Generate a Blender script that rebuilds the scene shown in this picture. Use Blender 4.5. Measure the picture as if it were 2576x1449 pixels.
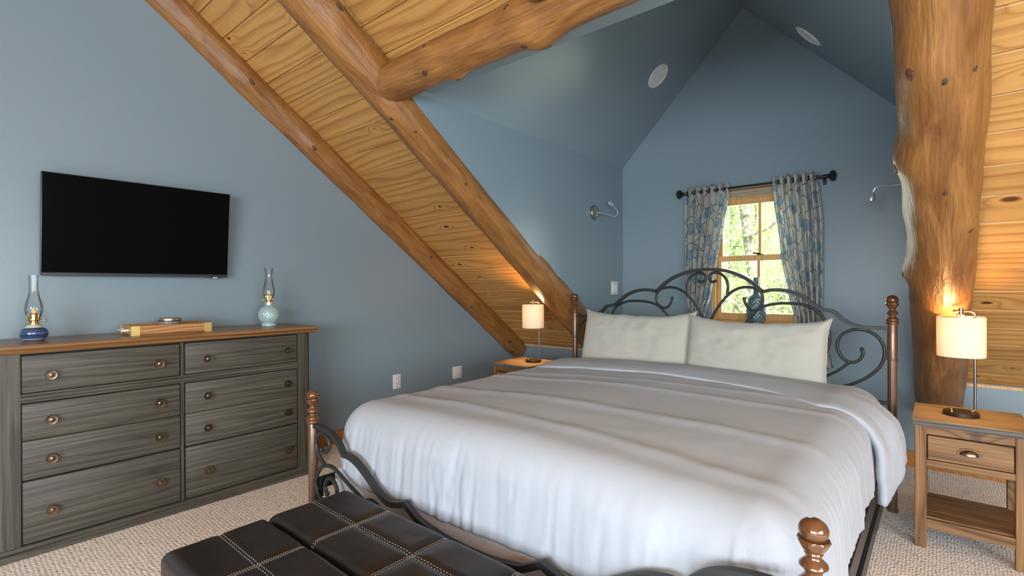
import bpy, bmesh, math, random
from mathutils import Vector, Matrix, noise
random.seed(7)
for o in list(bpy.data.objects): bpy.data.objects.remove(o)
scn = bpy.context.scene
COL = scn.collection

# ------------------------------------------------------------------ camera
cd = bpy.data.cameras.new('camera'); cam = bpy.data.objects.new('camera', cd); COL.objects.link(cam)
FW = Vector((-0.64776306, 0.76183711, -0.00268907)); RT = Vector((0.7618397, 0.64774879, -0.0046666)); UP = Vector((0.00181335, 0.00507149, 0.9999855))
M = Matrix((RT, UP, -FW)).transposed().to_4x4(); M.translation = Vector((3.697, -4.466, 1.26))
cam.matrix_world = M
cd.sensor_fit = 'HORIZONTAL'; cd.sensor_width = 36.0; cd.lens = 1265.1/2576*36; cd.clip_start = 0.02
scn.camera = cam

# ------------------------------------------------------------------ world, daylight, exposure
wd = bpy.data.worlds.new('sky'); scn.world = wd; wd.use_nodes = True
wn = wd.node_tree.nodes; wl = wd.node_tree.links
sky = wn.new('ShaderNodeTexSky'); sky.sky_type = 'NISHITA'; sky.sun_disc = False
sky.sun_elevation = math.radians(48); sky.sun_rotation = math.radians(130); sky.dust_density = 3.0
wn['Background'].inputs['Strength'].default_value = 0.75
wl.new(sky.outputs['Color'], wn['Background'].inputs['Color'])

def area(name, loc, rot, sx, sy, power, color):
    l = bpy.data.lights.new(name, 'AREA'); l.shape = 'RECTANGLE'; l.size = sx; l.size_y = sy; l.energy = power; l.color = color
    o = bpy.data.objects.new(name, l); o.location = loc; o.rotation_euler = rot; COL.objects.link(o); return o
# daylight entering by gable-end and dormer windows; the rear light is added fill
area('daylight_gable_window', (6.50, -5.0, 1.42), (0, math.radians(90), 0), 1.3, 2.6, 115, (0.80, 0.905, 1.0))
area('rear_fill_light', (4.5, -7.36, 1.375), (math.radians(90), 0, 0), 3.3, 1.25, 240, (0.82, 0.915, 1.0))
area('daylight_dormer_window', (2.55, 0.20, 1.49), (math.radians(-90), 0, 0), 0.62, 1.0, 16, (0.95, 1.0, 0.93))
su = bpy.data.lights.new('sun', 'SUN'); su.energy = 6.0; su.angle = math.radians(1.0); su.color = (1, .96, .88)
so = bpy.data.objects.new('sun', su); so.rotation_euler = (math.radians(42), 0, math.radians(40)); so.location = (0, 0, 12); COL.objects.link(so)

scn.view_settings.view_transform = 'Standard'; scn.view_settings.look = 'None'
scn.view_settings.exposure = 0.18; scn.view_settings.gamma = 1.0; scn.view_settings.use_curve_mapping = False

# ------------------------------------------------------------------ materials
def nmat(name):
    m = bpy.data.materials.new(name); m.use_nodes = True
    nt = m.node_tree; return m, nt.nodes, nt.links, nt.nodes['Principled BSDF']
def N(nodes, typ, **kw):
    n = nodes.new(typ)
    for k, v in kw.items():
        if k.startswith('i_'): n.inputs[k[2:].replace('_', ' ')].default_value = v
        else: setattr(n, k, v)
    return n
def ramp(nodes, stops, interp='LINEAR'):
    r = nodes.new('ShaderNodeValToRGB'); r.color_ramp.interpolation = interp
    e = r.color_ramp.elements
    while len(e) < len(stops): e.new(0.5)
    for i, (p, c) in enumerate(stops):
        e[i].position = p; e[i].color = (c[0], c[1], c[2], 1) if len(c) == 3 else c
    return r
def math_n(nodes, links, op, a, b=None, c=None):
    n = nodes.new('ShaderNodeMath'); n.operation = op
    for i, v in enumerate((a, b, c)):
        if v is None: continue
        if isinstance(v, (int, float)): n.inputs[i].default_value = v
        else: links.new(v, n.inputs[i])
    return n.outputs[0]
def bump(nodes, links, bsdf, h, strength=0.2, dist=0.01):
    b = nodes.new('ShaderNodeBump'); b.inputs['Strength'].default_value = strength; b.inputs['Distance'].default_value = dist
    links.new(h, b.inputs['Height']); links.new(b.outputs[0], bsdf.inputs['Normal'])
def mixc(nodes, links, fac, a, b, mode='MIX'):
    n = nodes.new('ShaderNodeMix'); n.data_type = 'RGBA'; n.blend_type = mode
    if isinstance(fac, (int, float)): n.inputs[0].default_value = fac
    else: links.new(fac, n.inputs[0])
    for i, v in ((6, a), (7, b)):
        if isinstance(v, tuple): n.inputs[i].default_value = (*v[:3], 1)
        else: links.new(v, n.inputs[i])
    return n.outputs[2]

def plain(name, col, rough=0.5, metal=0.0, var=0.08, scale=30.0, bmp=0.0, spec=0.5, coat=0.0, bdist=0.004):
    m, n, l, b = nmat(name)
    tc = N(n, 'ShaderNodeTexCoord'); ns = N(n, 'ShaderNodeTexNoise', i_Scale=scale, i_Detail=4.0)
    l.new(tc.outputs['Object'], ns.inputs['Vector'])
    r = ramp(n, [(0.3, tuple(c*(1-var) for c in col)), (0.7, tuple(min(1, c*(1+var)) for c in col))])
    l.new(ns.outputs['Fac'], r.inputs['Fac']); l.new(r.outputs['Color'], b.inputs['Base Color'])
    b.inputs['Roughness'].default_value = rough; b.inputs['Metallic'].default_value = metal
    b.inputs['Specular IOR Level'].default_value = spec; b.inputs['Coat Weight'].default_value = coat
    if bmp: bump(n, l, b, ns.outputs['Fac'], bmp, bdist)
    return m

def wood(name, light, dark, knot, axis='X', rings=18.0, src='Object', warp=2.2, rough=0.42, knots=True, streak=0.35, coat=0.0, stretch=0.8, width=5.0, bmp=0.08, knot_amt=0.42, randmix=0.25, spec=0.4):
    """Flat sawn wood: growth lines are contours of (width coordinate + low noise), bent round the knots."""
    m, n, l, b = nmat(name)
    tc = N(n, 'ShaderNodeTexCoord'); oi = N(n, 'ShaderNodeObjectInfo')
    sep = N(n, 'ShaderNodeSeparateXYZ'); l.new(tc.outputs['UV' if src == 'UV' else 'Object'], sep.inputs[0])
    ax = {'X': (0, 1, 2), 'Y': (1, 2, 0), 'Z': (2, 1, 0), 'ZX': (2, 0, 1), 'XZ': (0, 2, 1)}[axis]
    L, W, D = sep.outputs[ax[0]], sep.outputs[ax[1]], sep.outputs[ax[2]]
    ro = math_n(n, l, 'MULTIPLY', oi.outputs['Random'], 37.0)
    c1 = N(n, 'ShaderNodeCombineXYZ')
    l.new(math_n(n, l, 'MULTIPLY_ADD', L, stretch, ro), c1.inputs[0]); l.new(math_n(n, l, 'MULTIPLY', W, width), c1.inputs[1]); l.new(math_n(n, l, 'MULTIPLY_ADD', D, width, ro), c1.inputs[2])
    nz = N(n, 'ShaderNodeTexNoise', i_Scale=1.3, i_Detail=1.5, i_Roughness=0.45); l.new(c1.outputs[0], nz.inputs['Vector'])
    q = math_n(n, l, 'MULTIPLY_ADD', nz.outputs['Fac'], warp*2.2, math_n(n, l, 'MULTIPLY', math_n(n, l, 'ADD', W, math_n(n, l, 'MULTIPLY', D, 0.7)), rings))
    if knots:
        c2 = N(n, 'ShaderNodeCombineXYZ'); l.new(math_n(n, l, 'MULTIPLY_ADD', L, 2.6, ro), c2.inputs[0]); l.new(math_n(n, l, 'MULTIPLY_ADD', W, 5.2, ro), c2.inputs[1])
        vo = N(n, 'ShaderNodeTexVoronoi', i_Scale=1.0); vo.voronoi_dimensions = '2D'; l.new(c2.outputs[0], vo.inputs['Vector'])
        sc = N(n, 'ShaderNodeSeparateColor'); l.new(vo.outputs['Color'], sc.inputs[0])
        on = math_n(n, l, 'LESS_THAN', sc.outputs[0], knot_amt)
        d = vo.outputs['Distance']
        g = math_n(n, l, 'MULTIPLY', math_n(n, l, 'POWER', 2.718, math_n(n, l, 'MULTIPLY', math_n(n, l, 'MULTIPLY', d, d), -30.0)), on)
        q = math_n(n, l, 'MULTIPLY_ADD', g, 1.6, q)
        kr = ramp(n, [(0.035, (1, 1, 1)), (0.065, (0, 0, 0))]); 
        ksz = math_n(n, l, 'DIVIDE', d, math_n(n, l, 'ADD', math_n(n, l, 'MULTIPLY', sc.outputs[1], 1.2), 0.35))
        l.new(ksz, kr.inputs['Fac'])
        km = math_n(n, l, 'MULTIPLY', kr.outputs['Color'], on)
    fr = math_n(n, l, 'FRACT', q)
    rr = ramp(n, [(0.0, dark), (0.12, tuple(a*.45+c*.55 for a, c in zip(light, dark))), (0.45, light), (0.80, light), (0.97, tuple(a*.3+c*.7 for a, c in zip(light, dark))), (1.0, dark)])
    l.new(fr, rr.inputs['Fac'])
    c3 = N(n, 'ShaderNodeCombineXYZ'); l.new(math_n(n, l, 'MULTIPLY_ADD', L, 3.0, ro), c3.inputs[0]); l.new(math_n(n, l, 'MULTIPLY', W, 160.0), c3.inputs[1]); l.new(math_n(n, l, 'MULTIPLY', D, 160.0), c3.inputs[2])
    nf = N(n, 'ShaderNodeTexNoise', i_Scale=1.0, i_Detail=3.0); l.new(c3.outputs[0], nf.inputs['Vector'])
    fine = ramp(n, [(0.25, (1-streak,)*3), (0.75, (1+0.0,)*3)]); l.new(nf.outputs['Fac'], fine.inputs['Fac'])
    col = mixc(n, l, 1.0, rr.outputs['Color'], fine.outputs['Color'], 'MULTIPLY')
    tint = math_n(n, l, 'MULTIPLY_ADD', oi.outputs['Random'], randmix, 1.0-randmix*0.6)
    tt = N(n, 'ShaderNodeCombineXYZ'); [l.new(tint, tt.inputs[i]) for i in range(3)]
    col = mixc(n, l, 1.0, col, tt.outputs[0], 'MULTIPLY')
    if knots: col = mixc(n, l, km, col, knot)
    l.new(col, b.inputs['Base Color']); b.inputs['Roughness'].default_value = rough; b.inputs['Coat Weight'].default_value = coat; b.inputs['Coat Roughness'].default_value = 0.25
    b.inputs['Specular IOR Level'].default_value = spec
    if bmp: bump(n, l, b, nf.outputs['Fac'], bmp, 0.004)
    return m

def log_mat(name, light, dark, rough=0.36):
    m, n, l, b = nmat(name)
    tc = N(n, 'ShaderNodeTexCoord'); oi = N(n, 'ShaderNodeObjectInfo')
    mp = N(n, 'ShaderNodeMapping'); mp.inputs['Scale'].default_value = (1.4, 7.0, 1.0); l.new(tc.outputs['UV'], mp.inputs['Vector'])
    av = N(n, 'ShaderNodeVectorMath', operation='ADD'); l.new(mp.outputs[0], av.inputs[0]); l.new(oi.outputs['Random'], av.inputs[1])
    n1 = N(n, 'ShaderNodeTexNoise', i_Scale=2.0, i_Detail=5.0, i_Roughness=0.6, i_Distortion=0.8); l.new(av.outputs[0], n1.inputs['Vector'])
    mp2 = N(n, 'ShaderNodeMapping'); mp2.inputs['Scale'].default_value = (5.0, 120.0, 1.0); l.new(tc.outputs['UV'], mp2.inputs['Vector'])
    n2 = N(n, 'ShaderNodeTexNoise', i_Scale=1.0, i_Detail=4.0, i_Distortion=0.4); l.new(mp2.outputs[0], n2.inputs['Vector'])
    r = ramp(n, [(0.28, dark), (0.5, tuple((a+c)/2 for a, c in zip(light, dark))), (0.72, light)]); l.new(n1.outputs['Fac'], r.inputs['Fac'])
    f = ramp(n, [(0.3, (0.72, 0.66, 0.6)), (0.65, (1, 1, 1))]); l.new(n2.outputs['Fac'], f.inputs['Fac'])
    col = mixc(n, l, 1.0, r.outputs['Color'], f.outputs['Color'], 'MULTIPLY')
    vo = N(n, 'ShaderNodeTexVoronoi', i_Scale=1.0); mp3 = N(n, 'ShaderNodeMapping'); mp3.inputs['Scale'].default_value = (3.0, 9.0, 1.0); l.new(tc.outputs['UV'], mp3.inputs['Vector']); l.new(mp3.outputs[0], vo.inputs['Vector'])
    kr = ramp(n, [(0.05, (1, 1, 1)), (0.10, (0, 0, 0))]); l.new(vo.outputs['Distance'], kr.inputs['Fac'])
    sc = N(n, 'ShaderNodeSeparateColor'); l.new(vo.outputs['Color'], sc.inputs[0])
    km = math_n(n, l, 'MULTIPLY', kr.outputs['Color'], math_n(n, l, 'LESS_THAN', sc.outputs[0], 0.22))
    col = mixc(n, l, math_n(n, l, 'MULTIPLY', km, 0.8), col, tuple(c*0.28 for c in dark))
    mp4 = N(n, 'ShaderNodeMapping'); mp4.inputs['Scale'].default_value = (0.35, 5.0, 1.0); l.new(av.outputs[0], mp4.inputs['Vector'])
    n4 = N(n, 'ShaderNodeTexNoise', i_Scale=1.0, i_Detail=1.0, i_Distortion=0.2); l.new(mp4.outputs[0], n4.inputs['Vector'])
    ck = ramp(n, [(0.0, (1, 1, 1)), (0.0035, (0, 0, 0))]); l.new(math_n(n, l, 'ABSOLUTE', math_n(n, l, 'SUBTRACT', n4.outputs['Fac'], 0.5)), ck.inputs['Fac'])
    col = mixc(n, l, math_n(n, l, 'MULTIPLY', ck.outputs['Color'], 0.6), col, tuple(c*0.25 for c in dark))
    l.new(col, b.inputs['Base Color']); b.inputs['Roughness'].default_value = rough; b.inputs['Coat Weight'].default_value = 0.10; b.inputs['Coat Roughness'].default_value = 0.3
    mp5 = N(n, 'ShaderNodeMapping'); mp5.inputs['Scale'].default_value = (9.0, 26.0, 1.0); l.new(tc.outputs['UV'], mp5.inputs['Vector'])
    n5 = N(n, 'ShaderNodeTexNoise', i_Scale=1.0, i_Detail=2.0, i_Distortion=1.0); l.new(mp5.outputs[0], n5.inputs['Vector'])
    hs = math_n(n, l, 'ADD', math_n(n, l, 'ADD', n1.outputs['Fac'], math_n(n, l, 'MULTIPLY', n2.outputs['Fac'], 0.18)), math_n(n, l, 'MULTIPLY', n5.outputs['Fac'], 0.35))
    bump(n, l, b, hs, 0.45, 0.025)
    return m

def wall_mat():
    m, n, l, b = nmat('blue_grey_wall_paint')
    tc = N(n, 'ShaderNodeTexCoord'); ns = N(n, 'ShaderNodeTexNoise', i_Scale=260.0, i_Detail=2.0); l.new(tc.outputs['Object'], ns.inputs['Vector'])
    b.inputs['Base Color'].default_value = (0.205, 0.275, 0.320, 1); b.inputs['Roughness'].default_value = 0.33; b.inputs['Specular IOR Level'].default_value = 0.5
    bump(n, l, b, ns.outputs['Fac'], 0.10, 0.002)
    return m

def carpet_mat():
    m, n, l, b = nmat('beige_loop_carpet')
    tc = N(n, 'ShaderNodeTexCoord')
    mp = N(n, 'ShaderNodeMapping'); mp.inputs['Scale'].default_value = (76, 58, 1); l.new(tc.outputs['Object'], mp.inputs['Vector'])
    vo = N(n, 'ShaderNodeTexVoronoi', i_Scale=1.0, i_Randomness=0.45); vo.voronoi_dimensions = '2D'; l.new(mp.outputs[0], vo.inputs['Vector'])
    sc = N(n, 'ShaderNodeSeparateColor'); l.new(vo.outputs['Color'], sc.inputs[0])
    base = ramp(n, [(0.0, (0.84, 0.78, 0.72)), (0.5, (0.90, 0.86, 0.81)), (1.0, (0.95, 0.92, 0.88))]); l.new(sc.outputs[0], base.inputs['Fac'])
    v2 = N(n, 'ShaderNodeTexVoronoi', i_Scale=170.0); v2.voronoi_dimensions = '2D'; l.new(tc.outputs['Object'], v2.inputs['Vector']); s2 = N(n, 'ShaderNodeSeparateColor'); l.new(v2.outputs['Color'], s2.inputs[0])
    fleck = math_n(n, l, 'MULTIPLY', math_n(n, l, 'LESS_THAN', s2.outputs[1], 0.022), 0.75)
    col = mixc(n, l, fleck, base.outputs['Color'], (0.12, 0.10, 0.09))
    gap = ramp(n, [(0.25, (1, 1, 1)), (0.72, (0.84, 0.81, 0.79))]); l.new(vo.outputs['Distance'], gap.inputs['Fac'])
    col = mixc(n, l, 1.0, col, gap.outputs['Color'], 'MULTIPLY')
    l.new(col, b.inputs['Base Color']); b.inputs['Roughness'].default_value = 0.95; b.inputs['Specular IOR Level'].default_value = 0.1
    h = math_n(n, l, 'SUBTRACT', 1.0, vo.outputs['Distance']); bump(n, l, b, h, 0.7, 0.006)
    return m

def fabric(name, col, scale=900.0, bmp=0.06, rough=0.9, sheen=0.15, wr=0.25):
    m, n, l, b = nmat(name)
    tc = N(n, 'ShaderNodeTexCoord'); w1 = N(n, 'ShaderNodeTexWave', i_Scale=scale*0.35, i_Distortion=2.0); l.new(tc.outputs['Object'], w1.inputs['Vector'])
    ns = N(n, 'ShaderNodeTexNoise', i_Scale=14.0, i_Detail=5.0, i_Distortion=1.2); l.new(tc.outputs['Object'], ns.inputs['Vector'])
    r = ramp(n, [(0.2, tuple(c*0.95 for c in col)), (0.8, col)]); l.new(ns.outputs['Fac'], r.inputs['Fac']); l.new(r.outputs['Color'], b.inputs['Base Color'])
    b.inputs['Roughness'].default_value = rough; b.inputs['Specular IOR Level'].default_value = 0.2; b.inputs['Sheen Weight'].default_value = sheen
    h = math_n(n, l, 'ADD', math_n(n, l, 'MULTIPLY', w1.outputs['Fac'], 0.12), math_n(n, l, 'MULTIPLY', ns.outputs['Fac'], wr)); bump(n, l, b, h, bmp*4, 0.006)
    return m

def curtain_mat():
    m, n, l, b = nmat('floral_curtain_cloth')
    tc = N(n, 'ShaderNodeTexCoord')
    nd = N(n, 'ShaderNodeTexNoise', i_Scale=5.0, i_Detail=2.0); l.new(tc.outputs['UV'], nd.inputs['Vector'])
    ds = N(n, 'ShaderNodeVectorMath', operation='MULTIPLY_ADD'); l.new(nd.outputs['Color'], ds.inputs[0]); ds.inputs[1].default_value = (0.10, 0.10, 0); l.new(tc.outputs['UV'], ds.inputs[2])
    mpb = N(n, 'ShaderNodeMapping'); mpb.inputs['Scale'].default_value = (12.0, 9.0, 1); l.new(ds.outputs[0], mpb.inputs['Vector'])
    br = N(n, 'ShaderNodeTexVoronoi', i_Scale=1.0); br.feature = 'DISTANCE_TO_EDGE'; br.voronoi_dimensions = '2D'; l.new(mpb.outputs[0], br.inputs['Vector'])
    line = ramp(n, [(0.018, (1, 1, 1)), (0.05, (0, 0, 0))]); l.new(br.outputs['Distance'], line.inputs['Fac'])
    mpf = N(n, 'ShaderNodeMapping'); mpf.inputs['Scale'].default_value = (10.5, 7.5, 1); mpf.inputs['Rotation'].default_value = (0, 0, 0.5); l.new(ds.outputs[0], mpf.inputs['Vector'])
    fl = N(n, 'ShaderNodeTexVoronoi', i_Scale=1.0, i_Randomness=0.8); fl.voronoi_dimensions = '2D'; l.new(mpf.outputs[0], fl.inputs['Vector'])
    petal = ramp(n, [(0.30, (1, 1, 1)), (0.36, (0, 0, 0))]); l.new(fl.outputs['Distance'], petal.inputs['Fac'])
    sc = N(n, 'ShaderNodeSeparateColor'); l.new(fl.outputs['Color'], sc.inputs[0])
    pm = math_n(n, l, 'MULTIPLY', petal.outputs['Color'], math_n(n, l, 'LESS_THAN', sc.outputs[0], 0.62))
    pw = N(n, 'ShaderNodeTexNoise', i_Scale=22.0, i_Detail=2.0); l.new(tc.outputs['UV'], pw.inputs['Vector'])
    pc = ramp(n, [(0.3, (0.16, 0.27, 0.36)), (0.7, (0.42, 0.55, 0.62))]); l.new(pw.outputs['Fac'], pc.inputs['Fac'])
    col = mixc(n, l, math_n(n, l, 'MULTIPLY', line.outputs['Color'], 0.9), (0.63, 0.62, 0.57), (0.12, 0.13, 0.135))
    col = mixc(n, l, pm, col, pc.outputs['Color'])
    edge = ramp(n, [(0.33, (0, 0, 0)), (0.345, (1, 1, 1)), (0.37, (0, 0, 0))]); l.new(fl.outputs['Distance'], edge.inputs['Fac'])
    em = math_n(n, l, 'MULTIPLY', edge.outputs['Color'], math_n(n, l, 'LESS_THAN', sc.outputs[0], 0.62))
    col = mixc(n, l, em, col, (0.17, 0.20, 0.21))
    l.new(col, b.inputs['Base Color']); b.inputs['Roughness'].default_value = 0.55; b.inputs['Sheen Weight'].default_value = 0.2
    tr = N(n, 'ShaderNodeBsdfTranslucent'); l.new(col, tr.inputs['Color'])
    mx = N(n, 'ShaderNodeMixShader'); mx.inputs[0].default_value = 0.35
    l.new(b.outputs[0], mx.inputs[1]); l.new(tr.outputs[0], mx.inputs[2]); l.new(mx.outputs[0], n['Material Output'].inputs['Surface'])
    return m

def glass_mat(name, tint=(1, 1, 1), refl=0.9, f0=1.45, rough=0.02):
    m, n, l, b = nmat(name); n.remove(b)
    t = N(n, 'ShaderNodeBsdfTransparent'); t.inputs['Color'].default_value = (*tint, 1)
    g = N(n, 'ShaderNodeBsdfGlossy'); g.inputs['Roughness'].default_value = rough
    fr = N(n, 'ShaderNodeFresnel'); fr.inputs['IOR'].default_value = f0
    mx = N(n, 'ShaderNodeMixShader'); l.new(math_n(n, l, 'MULTIPLY', fr.outputs[0], refl), mx.inputs[0])
    l.new(t.outputs[0], mx.inputs[1]); l.new(g.outputs[0], mx.inputs[2]); l.new(mx.outputs[0], n['Material Output'].inputs['Surface'])
    return m

def shade_mat():
    m, n, l, b = nmat('cream_lamp_shade_linen')
    tc = N(n, 'ShaderNodeTexCoord'); ns = N(n, 'ShaderNodeTexNoise', i_Scale=90.0, i_Detail=3.0); l.new(tc.outputs['Object'], ns.inputs['Vector'])
    r = ramp(n, [(0.3, (0.88, 0.81, 0.70)), (0.7, (0.91, 0.84, 0.73))]); l.new(ns.outputs['Fac'], r.inputs['Fac'])
    l.new(r.outputs['Color'], b.inputs['Base Color']); b.inputs['Roughness'].default_value = 0.9
    tr = N(n, 'ShaderNodeBsdfTranslucent'); l.new(r.outputs['Color'], tr.inputs['Color'])
    mx = N(n, 'ShaderNodeMixShader'); mx.inputs[0].default_value = 0.40
    l.new(b.outputs[0], mx.inputs[1]); l.new(tr.outputs[0], mx.inputs[2]); l.new(mx.outputs[0], n['Material Output'].inputs['Surface'])
    return m
def emit(name, col, s):
    m, n, l, b = nmat(name); b.inputs['Emission Color'].default_value = (*col, 1); b.inputs['Emission Strength'].default_value = s; b.inputs['Base Color'].default_value = (*col, 1)
    return m
def leaf_mat(name, a, c):
    m, n, l, b = nmat(name)
    oi = N(n, 'ShaderNodeNewGeometry'); r = ramp(n, [(0, a), (1, c)]); l.new(oi.outputs['Random Per Island'], r.inputs['Fac'])
    l.new(r.outputs['Color'], b.inputs['Base Color']); b.inputs['Roughness'].default_value = 0.6
    tr = N(n, 'ShaderNodeBsdfTranslucent'); l.new(r.outputs['Color'], tr.inputs['Color'])
    mx = N(n, 'ShaderNodeMixShader'); mx.inputs[0].default_value = 0.5
    l.new(b.outputs[0], mx.inputs[1]); l.new(tr.outputs[0], mx.inputs[2]); l.new(mx.outputs[0], n['Material Output'].inputs['Surface'])
    return m
def stripes_mat():
    m, n, l, b = nmat('blue_striped_glaze')
    tc = N(n, 'ShaderNodeTexCoord'); mp = N(n, 'ShaderNodeMapping'); mp.inputs['Scale'].default_value = (3, 3, 240); l.new(tc.outputs['Object'], mp.inputs['Vector'])
    ns = N(n, 'ShaderNodeTexNoise', i_Scale=1.0, i_Detail=2.0); l.new(mp.outputs[0], ns.inputs['Vector'])
    r = ramp(n, [(0.35, (0.012, 0.028, 0.085)), (0.55, (0.03, 0.075, 0.19)), (0.72, (0.20, 0.29, 0.40))]); l.new(ns.outputs['Fac'], r.inputs['Fac'])
    l.new(r.outputs['Color'], b.inputs['Base Color']); b.inputs['Roughness'].default_value = 0.12; b.inputs['Coat Weight'].default_value = 0.5
    return m

MT = {}
MT['wall'] = wall_mat(); MT['carpet'] = carpet_mat()
MT['pine'] = wood('varnished_pine_board', (0.64, 0.345, 0.105), (0.43, 0.195, 0.050), (0.085, 0.022, 0.010), rings=17, warp=2.0, rough=0.42, stretch=0.5, width=4.0, streak=0.25, knot_amt=0.34)
MT['log'] = log_mat('peeled_log', (0.395, 0.19, 0.054), (0.185, 0.070, 0.018), 0.40)
MT['log_end'] = plain('log_knot', (0.085, 0.040, 0.019), 0.55, var=0.75, scale=120, bmp=0.9)
MT['base'] = wood('honey_baseboard', (0.53, 0.23, 0.055), (0.40, 0.15, 0.03), (0.2, .07, .02), rings=30, knots=False, rough=0.35, axis='Y')
MT['trim'] = wood('honey_window_wood', (0.74, 0.44, 0.17), (0.60, 0.33, 0.11), (0.2, .07, .02), rings=40, knots=False, rough=0.35, axis='ZX')
MT['dres_h'] = wood('charcoal_stained_wood', (0.108, 0.096, 0.073), (0.058, 0.050, 0.038), (0.015, .012, .01), axis='Y', rings=26, warp=1.6, rough=0.5, streak=0.62, width=9, knots=False, randmix=0.15, bmp=0.2)
MT['dres_v'] = wood('charcoal_stained_upright', (0.108, 0.096, 0.073), (0.058, 0.050, 0.038), (0.015, .012, .01), axis='Z', rings=20, warp=1.8, rough=0.5, streak=0.62, width=9, knots=False, randmix=0.15, bmp=0.2)
MT['dres_top'] = wood('brown_dresser_top', (0.33, 0.165, 0.058), (0.19, 0.082, 0.027), (0.1, .04, .02), axis='Y', rings=20, warp=2.0, rough=0.34, knots=False, coat=0.25)
MT['gap'] = plain('dark_gap', (0.012, 0.011, 0.010), 0.8)
MT['brass_old'] = plain('antique_brass', (0.27, 0.19, 0.125), 0.27, 1.0, 0.25, 200)
MT['brass'] = plain('polished_brass', (0.80, 0.58, 0.25), 0.16, 1.0, 0.05)
MT['gold'] = plain('brushed_gold', (0.72, 0.55, 0.19), 0.42, 0.85, 0.1, 300)
MT['nickel'] = plain('brushed_nickel', (0.46, 0.43, 0.38), 0.33, 1.0, 0.06)
MT['lamp_metal'] = plain('dark_nickel_lamp_metal', (0.22, 0.185, 0.15), 0.34, 1.0, 0.06)
MT['steel'] = plain('bright_steel', (0.74, 0.75, 0.76), 0.38, 0.7, 0.05)
MT['iron'] = plain('dark_grey_iron', (0.024, 0.026, 0.026), 0.46, 0.1, 0.12, 60, spec=0.4)
MT['black_iron'] = plain('black_rail_steel', (0.022, 0.021, 0.021), 0.38, 0.3, 0.1)
MT['bronze'] = plain('bronze_brown_post', (0.175, 0.105, 0.070), 0.34, 0.55, 0.1, 40, coat=0.2)
MT['bronze_gloss'] = plain('gloss_brown_finial', (0.15, 0.062, 0.024), 0.16, 0.35, 0.12, 30, coat=0.6)
MT['duvet'] = fabric('white_cotton_duvet', (0.385, 0.415, 0.46), wr=0.12)
MT['pillow'] = fabric('cream_white_pillow_case', (0.44, 0.43, 0.38), wr=0.04, bmp=0.03)
MT['boxspring'] = fabric('grey_box_spring_cloth', (0.55, 0.53, 0.57), scale=1400)
MT['leather'] = plain('dark_brown_leather', (0.015, 0.0098, 0.0078), 0.36, 0, 0.2, 9, spec=0.42)
MT['thread'] = plain('pale_thread', (0.40, 0.35, 0.29), 0.7)
MT['ns_wood'] = wood('rustic_brown_wood', (0.34, 0.175, 0.066), (0.165, 0.073, 0.025), (0.05, .02, .01), axis='X', rings=26, warp=1.5, rough=0.55, streak=0.6, knot_amt=0.3, bmp=0.25)
MT['ns_leg'] = wood('rustic_brown_leg', (0.34, 0.175, 0.066), (0.165, 0.073, 0.025), (0.05, .02, .01), axis='Z', rings=26, warp=1.5, rough=0.55, streak=0.6, knot_amt=0.25, bmp=0.25)
MT['ns_top'] = wood('worn_tan_top', (0.40, 0.285, 0.150), (0.25, 0.165, 0.08), (0.12, .06, .03), axis='X', rings=9, warp=5.0, rough=0.55, streak=0.5, knots=False, width=9, bmp=0.4)
MT['ns_edge'] = wood('grey_weathered_edge', (0.20, 0.185, 0.17), (0.09, 0.08, 0.07), (0.05, .04, .04), axis='X', rings=60, warp=2.0, rough=0.7, streak=0.6, knots=False, bmp=0.5)
MT['lamp_dark'] = plain('dark_bronze_lamp_base', (0.040, 0.028, 0.020), 0.36, 0.5, 0.1)
MT['shade'] = shade_mat(); MT['bulb'] = emit('warm_bulb', (1.0, 0.70, 0.36), 14)
MT['tv_screen'] = plain('black_tv_screen', (0.0030, 0.0030, 0.0030), 0.12, 0, 0.0, spec=0.06)
MT['tv_bezel'] = plain('dark_grey_tv_bezel', (0.055, 0.055, 0.068), 0.35, 0.4, 0.02)
MT['white'] = plain('white_plastic', (0.74, 0.74, 0.73), 0.4, 0, 0.02)
MT['light_white'] = plain('white_light_trim', (0.80, 0.80, 0.79), 0.45, 0, 0.02)
MT['slot'] = plain('dark_slot', (0.03, 0.03, 0.03), 0.6)
MT['curtain'] = curtain_mat(); MT['pane'] = glass_mat('window_glass', (0.97, 0.99, 0.97), 0.8); MT['chimney'] = glass_mat('lamp_chimney_glass', (0.985, 0.99, 0.99), 0.75, 1.35, 0.05)
MT['green_glass'] = plain('sea_green_pressed_glass', (0.30, 0.45, 0.45), 0.10, 0, 0.08, 60, spec=0.8, coat=0.6)
MT['jar'] = plain('dusky_glass_jar', (0.22, 0.19, 0.17), 0.12, 0, 0.1, 40, spec=0.8, coat=0.5)
MT['blind'] = plain('tan_roller_blind', (0.34, 0.28, 0.20), 0.9, 0, 0.06, 200)
MT['vase'] = plain('teal_glazed_ceramic', (0.085, 0.16, 0.175), 0.14, 0, 0.5, 34, spec=0.8, coat=0.7)
MT['blue_glaze'] = stripes_mat(); MT['cream'] = plain('cream_glaze', (0.55, 0.53, 0.42), 0.2); MT['wick'] = plain('cotton_wick', (0.62, 0.47, 0.26), 0.9)
MT['tray'] = wood('warm_acacia', (0.58, 0.29, 0.115), (0.30, 0.12, 0.042), (.08, .03, .01), axis='Y', rings=34, warp=3.0, rough=0.4, knots=False)
MT['leaf'] = leaf_mat('spring_leaves', (0.42, 0.62, 0.16), (0.74, 0.86, 0.40)); MT['bark'] = plain('grey_bark', (0.30, 0.27, 0.23), 0.9, 0, 0.4, 20, bmp=0.6)
MT['grass'] = plain('grass_ground', (0.22, 0.33, 0.09), 0.95, 0, 0.3, 3)
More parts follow.
